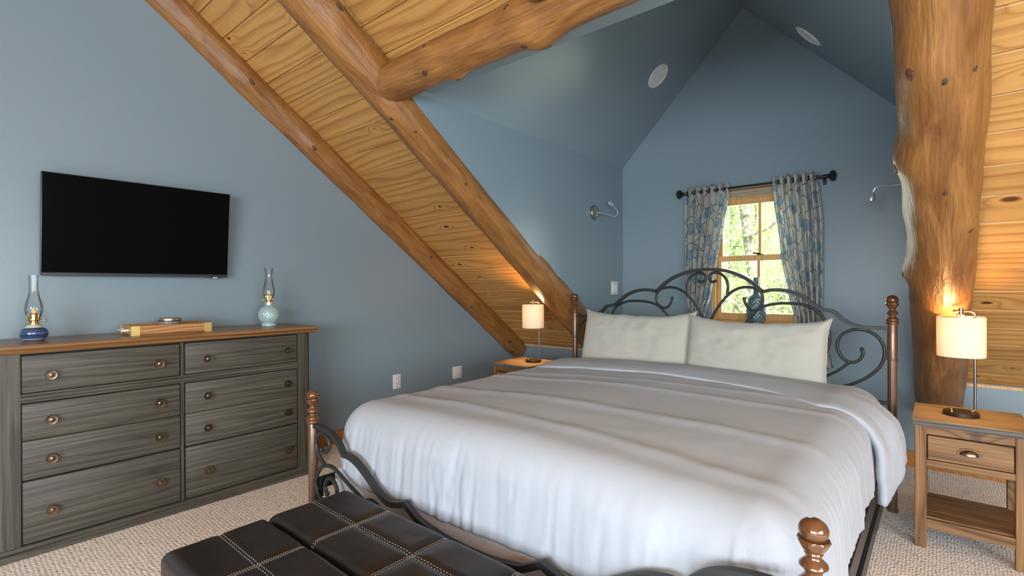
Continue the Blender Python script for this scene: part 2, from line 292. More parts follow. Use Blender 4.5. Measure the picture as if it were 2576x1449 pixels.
MT['ext'] = plain('grey_outer_cladding', (0.25, 0.24, 0.22), 0.8)

# ------------------------------------------------------------------ mesh helpers
WLOC = {}
def tag(o, label, cat, group=None):
    o['label'] = label; o['category'] = cat
    if group: o['group'] = group
    return o
def obj(name, VF, mat, parent=None, smooth=True, angle=38, uv=None, loc=None):
    """VF = (verts, faces) in the parent's frame (world frame minus parent base); loc = own origin in that frame"""
    V, F = VF[0], VF[1]
    off = Vector(loc) if loc else Vector((0, 0, 0))
    me = bpy.data.meshes.new(name); me.from_pydata([tuple(Vector(v)-off) for v in V], [], [tuple(f) for f in F])
    if len(VF) > 2 and VF[2]:
        ul = me.uv_layers.new(name='UVMap'); uvs = VF[2]
        for lp in me.loops: ul.data[lp.index].uv = uvs[lp.vertex_index]
    me.validate(); me.update()
    bm = bmesh.new(); bm.from_mesh(me); bmesh.ops.recalc_face_normals(bm, faces=bm.faces); bm.to_mesh(me); bm.free()
    if smooth:
        me.polygons.foreach_set('use_smooth', [True]*len(me.polygons)); me.set_sharp_from_angle(angle=math.radians(angle))
    me.materials.append(MT[mat] if isinstance(mat, str) else mat)
    o = bpy.data.objects.new(name, me); COL.objects.link(o); o.location = off
    if parent: o.parent = parent
    return o
def empty(name, loc, rz=0):
    o = bpy.data.objects.new(name, None); COL.objects.link(o); o.location = loc; o.rotation_euler = (0, 0, rz); o.empty_display_size = 0.1
    return o
def struct(name, VF, mat, **k):
    o = obj(name, VF, mat, **k); o['kind'] = 'structure'; return o
def dup(root, loc, rz=None):
    r = root.copy(); COL.objects.link(r); r.location = loc
    if rz is not None: r.rotation_euler = (0, 0, rz)
    for ch in list(root.children):
        c = ch.copy(); COL.objects.link(c); c.parent = r
        for g in list(ch.children):
            d = g.copy(); COL.objects.link(d); d.parent = c
    return r
def join(*parts):
    V, F, U = [], [], []; has = any(len(p) > 2 and p[2] for p in parts)
    for p in parts:
        b = len(V); V += list(p[0]); F += [tuple(i+b for i in f) for f in p[1]]
        if has: U += list(p[2]) if len(p) > 2 and p[2] else [(0, 0)]*len(p[0])
    return (V, F, U) if has else (V, F)
def moved(p, d): return (([(v[0]+d[0], v[1]+d[1], v[2]+d[2]) for v in p[0]], p[1]) + ((p[2],) if len(p) > 2 else ()))
def xf(p, mtx): return (([tuple(mtx @ Vector(v)) for v in p[0]], p[1]) + ((p[2],) if len(p) > 2 else ()))
def box(x0, x1, y0, y1, z0, z1, bev=0.0, seg=2):
    if not bev:
        V = [(x, y, z) for z in (z0, z1) for y in (y0, y1) for x in (x0, x1)]
        return V, [(0, 2, 3, 1), (4, 5, 7, 6), (0, 1, 5, 4), (2, 6, 7, 3), (0, 4, 6, 2), (1, 3, 7, 5)]
    bm = bmesh.new(); r = bmesh.ops.create_cube(bm, size=1.0)
    for v in bm.verts: v.co = Vector(((x0+x1)/2+v.co.x*(x1-x0), (y0+y1)/2+v.co.y*(y1-y0), (z0+z1)/2+v.co.z*(z1-z0)))
    bmesh.ops.bevel(bm, geom=list(bm.edges), offset=bev, segments=seg, profile=0.5, affect='EDGES')
    bm.verts.index_update(); out = ([tuple(v.co) for v in bm.verts], [tuple(v.index for v in f.verts) for f in bm.faces]); bm.free(); return out
def prism(poly, axis, a, b):
    """extrude a 2d polygon along axis; poly coords are the two other axes in xyz order"""
    n = len(poly); V = []
    for t in (a, b):
        for p in poly:
            V.append({'x': (t, p[0], p[1]), 'y': (p[0], t, p[1]), 'z': (p[0], p[1], t)}[axis])
    return V, [tuple(range(n-1, -1, -1)), tuple(range(n, 2*n))] + [(i, (i+1) % n, n+(i+1) % n, n+i) for i in range(n)]
def lathe(prof, seg=24, c=(0, 0, 0), flute=None):
    """prof: (r, z) list bottom to top; flute(theta, z, r) -> r"""
    V, F = [], []
    for r, z in prof:
        for i in range(seg):
            t = 2*math.pi*i/seg; rr = flute(t, z, r) if flute else r
            V.append((c[0]+rr*math.cos(t), c[1]+rr*math.sin(t), c[2]+z))
    for k in range(len(prof)-1):
        for i in range(seg):
            j = (i+1) % seg; F.append((k*seg+i, k*seg+j, (k+1)*seg+j, (k+1)*seg+i))
    if prof[0][0] > 1e-6: F.append(tuple(range(seg-1, -1, -1)))
    if prof[-1][0] > 1e-6: F.append(tuple(range((len(prof)-1)*seg, len(prof)*seg)))
    return V, F
def cyl(c, r, h, seg=24, axis='z', r2=None):
    V, F = lathe([(r, 0), (r if r2 is None else r2, h)], seg)
    if axis == 'x': V = [(v[2], v[0], v[1]) for v in V]
    if axis == 'y': V = [(v[1], v[2], v[0]) for v in V]
    return [(v[0]+c[0], v[1]+c[1], v[2]+c[2]) for v in V], F
def ball(c, r, seg=16, rings=10, sx=1, sy=1, sz=1):
    prof = [(max(1e-7, r*math.sin(math.pi*k/rings)), -r*math.cos(math.pi*k/rings)) for k in range(rings+1)]
    V, F = lathe(prof, seg); return [(c[0]+v[0]*sx, c[1]+v[1]*sy, c[2]+v[2]*sz) for v in V], F
def smooth_path(P, sub=5):
    P = [Vector(p) for p in P]; out = []
    for i in range(len(P)-1):
        p0 = P[i-1] if i else P[i]*2-P[i+1]; p1, p2 = P[i], P[i+1]; p3 = P[i+2] if i+2 < len(P) else P[i+1]*2-P[i]
        for s in range(sub):
            t = s/sub; out.append(0.5*((2*p1)+(p2-p0)*t+(2*p0-5*p1+4*p2-p3)*t*t+(3*p1-p0-3*p2+p3)*t**3))
    out.append(P[-1]); return out
def tube(P, r, seg=8, cap=True, ball_end=None, uvs=False):
    P = [Vector(p) for p in P]; n = len(P); V, F, U = [], [], []
    rad = r if callable(r) else (lambda i, t: r)
    T = [(P[min(i+1, n-1)]-P[max(i-1, 0)]).normalized() for i in range(n)]
    ref = Vector((0, 0, 1)) if abs(T[0].z) < 0.9 else Vector((1, 0, 0)); nn = (ref-T[0]*ref.dot(T[0])).normalized(); dist = 0
    cols = seg+1 if uvs else seg
    for i in range(n):
        nn = (nn-T[i]*nn.dot(T[i])).normalized(); bb = T[i].cross(nn)
        if i: dist += (P[i]-P[i-1]).length
        for k in range(cols):
            t = 2*math.pi*k/seg; rr = rad(i, t); V.append(tuple(P[i]+(nn*math.cos(t)+bb*math.sin(t))*rr)); U.append((dist, t*0.12))
    for i in range(n-1):
        for k in range(seg):
            j = k+1 if uvs else (k+1) % seg; F.append((i*cols+k, i*cols+j, (i+1)*cols+j, (i+1)*cols+k))
    if cap: F.append(tuple(range(seg-1, -1, -1))); F.append(tuple((n-1)*cols+k for k in range(seg)))
    out = (V, F, U) if uvs else (V, F)
    if ball_end:
        for idx, br in ball_end: out = join(out, ball(P[idx], br, 10, 8))
    return out
def flatbar(P, w, t, y):
    """rectangular bar swept along a curve in the XZ plane; w = depth in y, t = thickness"""
    P = [Vector((p[0], 0, p[1])) for p in P]; n = len(P); V, F = [], []
    for i in range(n):
        a = (P[i]-P[i-1]).normalized() if i else (P[1]-P[0]).normalized(); b = (P[i+1]-P[i]).normalized() if i < n-1 else a
        tg = (a+b).normalized(); nr = Vector((-tg.z, 0, tg.x)); k = 1/max(0.5, nr.dot(Vector((-a.z, 0, a.x))))
        for dy, dt in ((-w/2, -t/2), (w/2, -t/2), (w/2, t/2), (-w/2, t/2)): q = P[i]+nr*dt*k; V.append((q.x, y+dy, q.z))
    for i in range(n-1):
        for k in range(4): F.append((i*4+k, i*4+(k+1) % 4, (i+1)*4+(k+1) % 4, (i+1)*4+k))
    F.append((3, 2, 1, 0)); F.append(tuple((n-1)*4+k for k in range(4))); return V, F
def grid_faces(nu, nv, wrap=False):
    return [(i*nv+j, i*nv+(j+1) % nv, (i+1)*nv+(j+1) % nv, (i+1)*nv+j) for i in range(nu-1) for j in range(nv if wrap else nv-1)]
def fb(x, y, z, s=1.0): return noise.fractal(Vector((x*s, y*s, z*s)), 0.9, 2.0, 4)
def loc_rel(p, base): return moved(p, (-base[0], -base[1], -base[2]))

# ------------------------------------------------------------------ the room
PITCH = 0.735; KZ = 0.616; RY = -4.30; RZ = KZ-PITCH*RY; BY = -7.40; ZB = 2.55; PB = (RZ-ZB)/(RY-BY); XL = -0.02; XR = 6.60
XC0, XC1, ZE, XA, ZA = 1.33, 3.57, 2.411, 2.45, 3.584
struct('floor', box(XL-0.2, XR+0.2, BY-0.2, 0.2, -0.15, 0.0), 'carpet', smooth=False)
roofline = [(0.16, KZ-PITCH*0.16+0.02), (RY, RZ+0.02), (BY-0.16, ZB-PB*0.16+0.02)]
struct('wall_left', prism([(0.16, -0.1)]+[(y, z) for y, z in roofline]+[(BY-0.16, -0.1)], 'x', XL-0.16, XL), 'wall', smooth=False)
# gable end at the right with its big window opening
wy0, wy1, wz0, wz1 = -6.3, -3.7, 0.75, 2.1
struct('wall_right', join(prism([(0.16, -0.1), (0.16, KZ-0.1), (wy1, KZ-PITCH*wy1), (wy1, -0.1)], 'x', XR, XR+0.16),
    prism([(BY-0.16, -0.1), (wy0, -0.1), (wy0, ZB+PB*(wy0-BY)), (BY-0.16, ZB-0.1)], 'x', XR, XR+0.16),
    prism([(wy0, -0.1), (wy1, -0.1), (wy1, wz0), (wy0, wz0)], 'x', XR, XR+0.16),
    prism([(wy0, wz1), (wy1, wz1), (wy1, KZ-PITCH*wy1), (RY, RZ), (wy0, ZB+PB*(wy0-BY))], 'x', XR, XR+0.16)), 'wall', smooth=False)
w2 = struct('window_2', join(box(XR-0.02, XR+0.1, wy0, wy0+0.07, wz0, wz1), box(XR-0.02, XR+0.1, wy1-0.07, wy1, wz0, wz1), box(XR-0.02, XR+0.1, wy0, wy1, wz0, wz0+0.07),
    box(XR-0.02, XR+0.1, wy0, wy1, wz1-0.07, wz1), box(XR+0.02, XR+0.06, -5.04, -4.96, wz0, wz1)), 'trim', smooth=False)
rx0, rx1, rz0, rz1 = 2.75, 6.25, 0.65, 2.10
struct('wall_front', join(box(XL, rx0, BY-0.16, BY, -0.1, ZB), box(rx1, XR, BY-0.16, BY, -0.1, ZB), box(rx0, rx1, BY-0.16, BY, -0.1, rz0), box(rx0, rx1, BY-0.16, BY, rz1, ZB)), 'wall', smooth=False)
struct('added_rear_window', join(box(rx0, rx0+0.07, BY-0.1, BY+0.02, rz0, rz1), box(rx1-0.07, rx1, BY-0.1, BY+0.02, rz0, rz1), box(rx0, rx1, BY-0.1, BY+0.02, rz0, rz0+0.07), box(rx0, rx1, BY-0.1, BY+0.02, rz1-0.07, rz1), box(3.87, 3.95, BY-0.06, BY-0.02, rz0, rz1), box(5.05, 5.13, BY-0.06, BY-0.02, rz0, rz1)), 'trim', smooth=False)  # unseen window frame, added with its opening to house the rear fill
# knee wall and dormer gable with the window opening
WX0, WX1, WZ0, WZ1 = 2.185, 2.915, 0.945, 2.085
struct('wall_back', join(box(XL-0.16, XR, 0, 0.16, -0.1, KZ),
    prism([(XC0-.14, KZ), (XC1+.14, KZ), (XC1+.14, WZ0), (XC0-.14, WZ0)], 'y', 0, 0.16), prism([(XC0-.14, WZ0), (WX0, WZ0), (WX0, WZ1), (XC0-.14, WZ1)], 'y', 0, 0.16),
    prism([(WX1, WZ0), (XC1+.14, WZ0), (XC1+.14, WZ1), (WX1, WZ1)], 'y', 0, 0.16),
    prism([(XC0-.14, WZ1), (XC1+.14, WZ1), (XC1+.14, ZE+0.1), (XA, ZA+0.15), (XC0-.14, ZE+0.1)], 'y', 0, 0.16)), 'wall', smooth=False)
yE = -(ZE-KZ)/PITCH
for nm, a, b in (('wall_dormer_left', XC0-0.014, XC0), ('wall_dormer_right', XC1, XC1+0.014)):
    struct(nm, prism([(0.02, KZ-0.13), (0.02, ZE+0.05), (-2.60, ZE+0.05), (-2.60, KZ+PITCH*2.60-0.13)], 'x', a, b), 'wall', smooth=False)
sl = (ZA-ZE)/(XA-XC0)
struct('ceiling_dormer_left', prism([(XC0-0.012, ZE-0.012*sl), (XA+0.0, ZA), (XA, ZA+0.16), (XC0-0.012, ZE-0.012*sl+0.16)], 'y', -2.62, 0.16), 'wall', smooth=False)
struct('ceiling_dormer_right', prism([(XC1+0.012, ZE-0.012*sl), (XA, ZA), (XA, ZA+0.16), (XC1+0.012, ZE-0.012*sl+0.16)], 'y', -2.62, 0.16), 'wall', smooth=False)
struct('wall_dormer_header', box(XC0-0.05, XC1+0.05, -2.60, -2.455, 2.432, 3.9), 'wall', smooth=False)
# pitched ceiling: sheet behind, boards below it
def slab(x0, x1, ya, yb, up):
    za, zb = KZ-PITCH*ya, KZ-PITCH*yb
    return prism([(ya, za+up), (yb, zb+up), (yb, zb+up+0.12), (ya, za+up+0.12)], 'x', x0, x1)
ceil = struct('ceiling', join(slab(XL-0.16, XC0-0.02, 0.16, RY, 0.028), slab(XC0-0.01, XC1+0.01, -2.60, RY, 0.028), slab(XC1+0.02, XR+0.16, 0.16, RY, 0.028),
    prism([(RY, RZ), (BY-0.16, ZB-PB*0.16), (BY-0.16, ZB-PB*0.16+0.15), (RY, RZ+0.15)], 'x', XL-0.16, XR+0.16)), 'pine', smooth=False)
ang = math.atan(PITCH); ca, sa = math.cos(ang), math.sin(ang)
SEAM = [0.0]+[-0.102-0.145*k for k in range(29)]
meshes = {}
for bay, x0, x1, ymax, ymin in (('a', XL, 1.235, 0.0, RY), ('b', 1.235, 3.65, -2.59, RY), ('c', 3.65, 5.2, 0.0, RY)):
    for k in range(len(SEAM)-1):
        ya, yb = SEAM[k], SEAM[k+1]
        if yb < ymin-0.01 or ya > ymax+0.14: continue
        w = (ya-yb)/ca; key = (bay, round(w, 3))
        if key not in meshes:
            bx_ = box(0, x1-x0, -w/2+0.0012, w/2-0.0012, 0, 0.024, 0.004, 1)
            o = obj('plank', bx_, 'pine', ceil, smooth=False); meshes[key] = o.data
        else:
            o = bpy.data.objects.new('plank', meshes[key]); COL.objects.link(o); o.parent = ceil
        ym = (ya+yb)/2
        o.location = (x0, ym, KZ-PITCH*ym); o.rotation_euler = (-ang, 0, 0)
# white trim strip where the boards meet the low wall
struct('trim_1', join(box(XL, XC0, -0.022, 0.0, KZ-0.022, KZ-0.004), box(XC1, XR, -0.022, 0.0, KZ-0.022, KZ-0.004)), 'trim', smooth=False)
struct('baseboard_left', box(XL, XL+0.015, BY, 0, 0, 0.105, 0.003, 1), 'base', smooth=False)
struct('baseboard_back', box(XL+0.015, XR, -0.015, 0, 0, 0.105, 0.003, 1), 'base', smooth=False)

# ------------------------------------------------------------------ logs
def log(name, A, B, ra, rb, label, seed, wob=0.012, seg=40, n=110, knots=(), cutends=True, bulges=()):
    A, B = Vector(A), Vector(B); L = (B-A).length; d = (B-A).normalized()
    P = []
    for i in range(n+1):
        t = i/n; p = A.lerp(B, t)
        P.append(p+Vector((fb(seed+t*L*0.9, 0, 1)*wob, 0, fb(seed+t*L*0.9, 5, 2)*wob*0.6)))
    kn = [(t*L, a, s) for t, a, s in knots]
    def rad(i, th):
        t = i/n; r = ra+(rb-ra)*t
        r *= 1+0.075*fb(seed+t*L*1.8, math.cos(th)*0.9, math.sin(th)*0.9)+0.030*fb(seed+9+t*L*4.5, math.cos(th)*2, math.sin(th)*2)
        for kt, ka, ks in kn:
            da = (th-ka+math.pi) % (2*math.pi)-math.pi; q = ((t*L-kt)/(ks*2.0))**2+(da*r/(ks*1.5))**2
            r += ks*0.62*math.exp(-q)
        return r
    vf = tube(P, rad, seg, True, uvs=True)
    o = obj(name, vf, 'log', loc=A, angle=60)
    tag(o, label, 'log')
    # knots: small dark plugs standing a little proud
    T = d; ref = Vector((0, 0, 1)) if abs(T.z) < 0.9 else Vector((1, 0, 0)); nn = (ref-T*ref.dot(T)).normalized(); bb = T.cross(nn)
    for t, a, s in knots:
        i = min(n, int(t*n)); dirn = nn*math.cos(a)+bb*math.sin(a); c = P[i]+dirn*(rad(i, a)-s*0.16)
        m = Matrix((T, dirn.cross(T), dirn)).transposed().to_4x4(); m.translation = c
        k = ball((0, 0, 0), s*0.50, 12, 8, 1.35, 0.8, 0.42)
        k = ([(x_*(1+0.35*fb(x_*60, y_*60, seed+t*9)), y_*(1+0.35*fb(x_*60, y_*60, seed+4+t*9)), z_) for x_, y_, z_ in k[0]], k[1])
        kk = obj('knot', xf(k, m), 'log_end', None, loc=A); kk.parent = o; kk.location = (0, 0, 0)
    return o
def on_slope(x, y, below): return (x, y+below*sa*-1 if False else y-below*sa, KZ-PITCH*y-below*ca)
log('rafter_log', on_slope(0.0, 0.03, 0.062), on_slope(-0.055, RY, 0.062), 0.113, 0.108, 'peeled log rafter running up along the blue television wall', 3.1,
    knots=((0.686, 4.45, 0.040), (0.573, 4.2, 0.034), (0.319, 4.5, 0.032), (0.056, 4.15, 0.045), (0.035, 3.6, 0.045), (0.183, 3.95, 0.028)))
log('rafter_log', on_slope(1.245, -0.02, 0.118), on_slope(1.135, RY, 0.118), 0.126, 0.120, 'thick log rafter beside the dormer, rising from behind the lit bedside lamp', 8.7,
    knots=((0.59, 3.42, 0.026), (0.56, 3.92, 0.022), (0.691, 4.85, 0.036), (0.466, 4.19, 0.018), (0.231, 4.19, 0.022)))
log('rafter_log', on_slope(2.455, -2.70, 0.115), on_slope(2.44, RY, 0.115), 0.092, 0.092, 'short log stub resting above the header log at the top edge', 12.2)
log('rafter_log', on_slope(3.70, 0.02, 0.13), on_slope(3.70, RY, 0.13), 0.128, 0.130, 'massive peeled log rafter behind the bedside table at the right', 21.4, wob=0.02,
    knots=((0.504, 2.60, 0.042), (0.492, 3.21, 0.022), (0.493, 3.81, 0.016), (0.413, 1.95, 0.046), (0.394, 3.26, 0.020), (0.265, 1.75, 0.040), (0.345, 3.97, 0.030)))
log('header_log', (1.13, -2.683, 2.447), (3.72, -2.683, 2.478), 0.110, 0.096, 'horizontal log beam with large knots across the dormer opening', 31.0, wob=0.01,
    knots=((0.211, 2.32, 0.034), (0.219, 1.27, 0.026), (0.453, 3.0, 0.040), (0.444, 1.38, 0.036), (0.259, 3.4, 0.026), (0.475, 3.5, 0.036)))

# ------------------------------------------------------------------ dormer window
w1 = struct('window_1', join(box(WX0, WX0+0.028, 0.0, 0.15, WZ0, WZ1), box(WX1-0.028, WX1, 0.0, 0.15, WZ0, WZ1), box(WX0, WX1, 0.0, 0.15, WZ1-0.012, WZ1), box(WX0, WX1, 0.06, 0.15, 2.000, WZ1), box(WX0, WX1, 0.02, 0.15, WZ0, WZ0+0.02)), 'trim', smooth=False)
obj('window_sill', box(WX0-0.05, WX1+0.05, -0.075, 0.06, WZ0-0.022, WZ0+0.006, 0.006, 2), 'trim', w1)
def sash(x0, x1, z0, z1, y, bottom, top, side, nm):
    s = obj(nm, join(box(x0, x0+side, y, y+0.035, z0, z1, .003, 1), box(x1-side, x1, y, y+0.035, z0, z1, .003, 1), box(x0+side-.002, x1-side+.002, y, y+0.035, z0, z0+bottom, .003, 1), box(x0+side-.002, x1-side+.002, y, y+0.035, z1-top, z1, .003, 1)), 'trim', w1, smooth=False)
    xm = (x0+x1)/2; obj('muntin', box(xm-0.011, xm+0.011, y+0.004, y+0.031, z0+bottom, z1-top, .003, 1), 'trim', s, smooth=False)
    for a, b in ((x0+side-.004, xm-0.010), (xm+0.010, x1-side+.004)): obj('pane', box(a, b, y+0.016, y+0.019, z0+bottom-.004, z1-top+.004), 'pane', s, smooth=False)
    return s
sash(WX0+0.028, WX1-0.028, WZ0+0.02, 1.515, 0.050, 0.062, 0.048, 0.038, 'lower_sash')
sash(WX0+0.028, WX1-0.028, 1.470, 2.002, 0.088, 0.045, 0.050, 0.038, 'upper_sash')
obj('sash_lock', join(box(2.535, 2.585, 0.052, 0.078, 1.515, 1.522, .002, 1), tube([(2.56, .065, 1.525), (2.53, .058, 1.530), (2.505, .052, 1.533)], 0.006, 8)), 'black_iron', w1)
bl = empty('roller_blind', (2.55, 0.03, 2.0))
obj('cloth', loc_rel(box(WX0+0.03, WX1-0.03, 0.028, 0.032, 2.016, 2.068), (2.55, .03, 2.0)), 'blind', bl, smooth=False); obj('roll', loc_rel(cyl((WX0+.03, 0.03, 2.055), 0.017, WX1-WX0-.06, 16, 'x'), (2.55, .03, 2.0)), 'blind', bl)
obj('bottom_bar', loc_rel(box(WX0+0.03, WX1-0.03, 0.024, 0.036, 2.006, 2.018, .002, 1), (2.55, .03, 2.0)), 'blind', bl)
tag(bl, 'tan roller blind rolled up at the top of the dormer window', 'blind')

# curtain rod
RZc, RYc = 2.074, -0.078
rod = empty('curtain_rod', (2.51, 0.0, RZc)); base = (2.51, 0.0, RZc)
obj('rod', loc_rel(cyl((1.965, RYc, RZc), 0.0115, 1.095, 14, 'x'), base), 'black_iron', rod)
for s, x in ((-1, 1.962), (1, 3.063)):
    prof = [(0.010, 0), (0.020, 0.006), (0.012, 0.012), (0.030, 0.016), (0.036, 0.030), (0.034, 0.044), (0.022, 0.052), (0.008, 0.056)]
    V, F = lathe(prof, 16, flute=lambda t, z, r: r*(1+0.10*math.cos(4*t) if r > 0.02 else 1))
    obj('finial', loc_rel(([(x+s*v[2], RYc+v[0], RZc+v[1]) for v in V], F), base), 'black_iron', rod)
    xb = x-s*0.03
    obj('bracket', loc_rel(join(box(xb-0.007, xb+0.007, RYc, -0.001, RZc-0.022, RZc-0.010, .002, 1), box(xb-0.012, xb+0.012, -0.008, 0.0, RZc-0.05, RZc+0.03, .002, 1)), base), 'black_iron', rod)
tag(rod, 'black curtain rod with turned finials above the dormer window', 'curtain rod')
def curtain(label, inner, outer, nfold, side, zbot):
    """inner/outer: lists of (z, x) edges; pleats taken up on the rod at the top, gathered lower down"""
    def ev(L, z):
        for (za, xa), (zb, xb) in zip(L, L[1:]):
            if za >= z >= zb: t = (za-z)/(za-zb); t = t*t*(3-2*t)*0.5+t*0.5; return xa+(xb-xa)*t
        return L[-1][1] if z < L[-1][0] else L[0][1]
    nu, nv = 60, 110; V, U = [], []; zt = RZc+0.045
    for i in range(nu):
        f = i/(nu-1); z = zt+(zbot-zt)*f
        xi, xo = ev(inner, z), ev(outer, z)
        for j in range(nv):
            g = j/(nv-1)                      # 0 = outer, 1 = inner edge
            ph = g*nfold*2*math.pi
            amp = 0.046*(1-0.2*f)*(1-0.55*max(0, g-0.6)/0.4)
            e = g+0.010*fb(g*5, f*2.5, side*3)*f
            x = xo+(xi-xo)*e+0.006*math.sin(2*ph)*0.6
            y = RYc+amp*math.sin(ph+0.5*fb(g*3, f*2, 4+side))+0.012*fb(g*3, f*3, 7)*f
            V.append((x, min(y, -0.030), z-(0.004*math.sin(ph*1.0) if i == 0 else 0))); U.append((g*0.95, f*1.45))
    o = obj('curtain', (V, grid_faces(nu, nv), U), 'curtain', loc=((inner[0][1]+outer[0][1])/2, RYc, zbot), angle=80)
    tag(o, label, 'curtain', None)
    for k in range(nfold*2):
        g = (k+0.5)/(nfold*2); x = outer[0][1]+(inner[0][1]-outer[0][1])*g
        R = []
        for a in range(15): t = 2*math.pi*a/14; R.append((x+0.004*math.sin(t), RYc+0.019*math.cos(t), RZc+0.019*math.sin(t)))
        r = obj('grommet', tube(R, 0.004, 6, False), 'nickel', None, loc=o.location); r.parent = o; r.location = (0, 0, 0)
    md = o.modifiers.new('thick', 'SOLIDIFY'); md.thickness = 0.0025
    return o
curtain('floral blue and cream curtain panel at the left of the window', [(2.119, 2.36), (1.99, 2.352), (1.79, 2.315), (1.46, 2.258), (1.19, 2.208), (1.0, 2.155), (0.64, 2.15)], [(2.119, 1.985), (1.6, 1.985), (1.19, 1.990), (0.97, 2.02), (.64, 2.0)], 6, 1, 0.64)
curtain('floral blue and cream curtain panel at the right of the window', [(2.119, 2.685), (1.99, 2.692), (1.5, 2.745), (1.19, 2.80), (1.0, 2.842), (0.64, 2.88)], [(2.119, 2.998), (1.73, 3.03), (1.34, 3.03), (1.0, 3.02), (0.64, 3.095)], 6, 2, 0.64)

# vase on the sill
def vfl(t, z, r):
    if 0.02 < z < 0.225: return r*(1.0+0.055*min(abs(math.cos(7*t+z*95)), abs(math.cos(7*t-z*95))))
    return r*(1+0.02*math.cos(16*t))
prof = [(0.0001, 0.0), (0.052, 0.0), (0.060, 0.008)]+[(0.062+0.013*math.sin(math.pi*min(1, k/70*1.05)), 0.012+0.19*k/70) for k in range(1, 71)]+[(0.050, 0.222), (0.032, 0.236), (0.024, 0.246), (0.022, 0.30), (0.022, 0.368), (0.025, 0.374), (0.019, 0.374), (0.018, 0.30)]
v = obj('bottle_vase', lathe(prof, 112, (2.550, -0.022, WZ0+0.006), vfl), 'vase', loc=(2.550, -0.022, WZ0+0.006), angle=70)
tag(v, 'dark teal textured bottle vase standing on the window sill', 'vase')

# reading lamps on the dormer walls
def reading_lamp(c, s, pts, label):
    r = empty('reading_lamp', c)
    V, F = lathe([(0.064, 0), (0.066, 0.004), (0.064, 0.022), (0.060, 0.026), (0.0001, 0.028)], 32)
    obj('wall_plate', ([(s*v_[2], v_[0], v_[1]) for v_ in V], F), 'nickel', r)
    obj('switch', ball((s*0.028, 0.012, -0.026), 0.007, 10, 8), 'steel', r)
    P = smooth_path(pts, 6); obj('gooseneck', tube(P, 0.0048, 8), 'steel', r)
    d = (P[-1]-P[-4]).normalized(); m = Vector((0, 0, 1)).rotation_difference(d).to_matrix().to_4x4(); m.translation = P[-1]
    h = obj('lamp_head', xf(lathe([(0.006, -0.004), (0.010, 0.004), (0.017, 0.014), (0.0185, 0.040), (0.016, 0.052), (0.012, 0.054), (0.0001, 0.050)], 18), m), 'steel', r)
    tag(r, label, 'wall lamp')
    return r
reading_lamp((XC0, -0.548, 1.921), 1, [(0.026, 0, 0.0), (0.05, 0.03, -0.004), (0.075, 0.13, -0.012), (0.085, 0.235, -0.018), (0.088, 0.285, 0.015), (0.088, 0.26, 0.05), (0.086, 0.19, 0.078)], 'brushed nickel gooseneck reading lamp on the wall left of the window')
reading_lamp((XC1, -0.55, 1.885), -1, [(-0.026, 0, 0.0), (-0.06, 0.0, -0.004), (-0.10, 0.01, -0.002), (-0.14, 0.03, 0.008), (-0.175, 0.045, 0.003), (-0.193, 0.05, -0.018), (-0.198, 0.05, -0.035)], 'gooseneck reading lamp reaching out from behind the right log rafter')

# plates
def plate(c, normal, w, h, kind, name, label, cat):
    """normal 'x' (plate in YZ) or '-y' (plate in XZ)"""
    r = empty(name, c)
    def put(nm, p, mat):   # p in local (u, v, depth)
        V = [((d, u, v_) if normal == 'x' else (u, -d, v_)) for u, v_, d in p[0]]; obj(nm, (V, p[1]), mat, r)
    put('cover', box(-w/2, w/2, -h/2, h/2, 0, 0.006, 0.0025, 2), 'white')
    if kind == 'outlet':
        for z in (-h*0.19, h*0.19):
            put('socket', box(-w*0.24, w*0.24, z-h*0.13, z+h*0.13, 0.005, 0.0085, 0.003, 2), 'white')
            for u in (-w*0.09, w*0.09): put('slot', box(u-0.0015, u+0.0015, z-0.002, z+0.009, 0.008, 0.0091), 'slot')
    elif kind == 'switch2':
        for u in (-w*0.2, w*0.2): put('rocker', box(u-w*0.16, u+w*0.16, -h*0.29, h*0.29, 0.005, 0.010, 0.003, 2), 'light_white')
    else:
        put('jack', box(-0.009, 0.009, -0.009, 0.009, 0.005, 0.008, 0.003, 2), 'light_white')
    tag(r, label, cat); return r
plate((XC0, -0.172, 1.243), 'x', 0.125, 0.125, 'switch2', 'light_switch', 'white double rocker light switch on the wall above the headboard', 'switch')
plate((XL, -1.700, 0.413), 'x', 0.085, 0.128, 'outlet', 'wall_outlet', 'white duplex outlet on the blue wall, nearer the dresser', 'outlet')
plate((XL, -0.958, 0.398), 'x', 0.125, 0.122, 'jack', 'wall_outlet', 'square white wall plate nearest the far bedside table', 'outlet')
plate((3.211, 0.0, 0.432), '-y', 0.070, 0.070, 'outlet', 'wall_outlet', 'white outlet under the window wall behind the headboard scroll', 'outlet')

# recessed lights in the dormer ceiling
def recessed(c, s, label):
    r = empty('recessed_light', c); r.rotation_euler = (0, -s*math.atan(sl)+0, 0)
    obj('trim_ring', lathe([(0.080, -0.004), (0.084, -0.009), (0.100, -0.007), (0.106, 0.0), (0.106, 0.004), (0.080, 0.004)], 40), 'light_white', r)
    obj('lens', lathe([(0.0001, -0.0065), (0.04, -0.006), (0.0805, -0.003), (0.081, 0.003)], 40), 'light_white', r)
    tag(r, label, 'ceiling light'); return r
recessed((1.907, -0.461, ZE+sl*(1.907-XC0)), 1, 'round white recessed light on the left slope of the dormer ceiling')
recessed((2.995, -0.416, ZA-sl*(2.995-XA)), -1, 'round white recessed light on the right slope of the dormer ceiling')

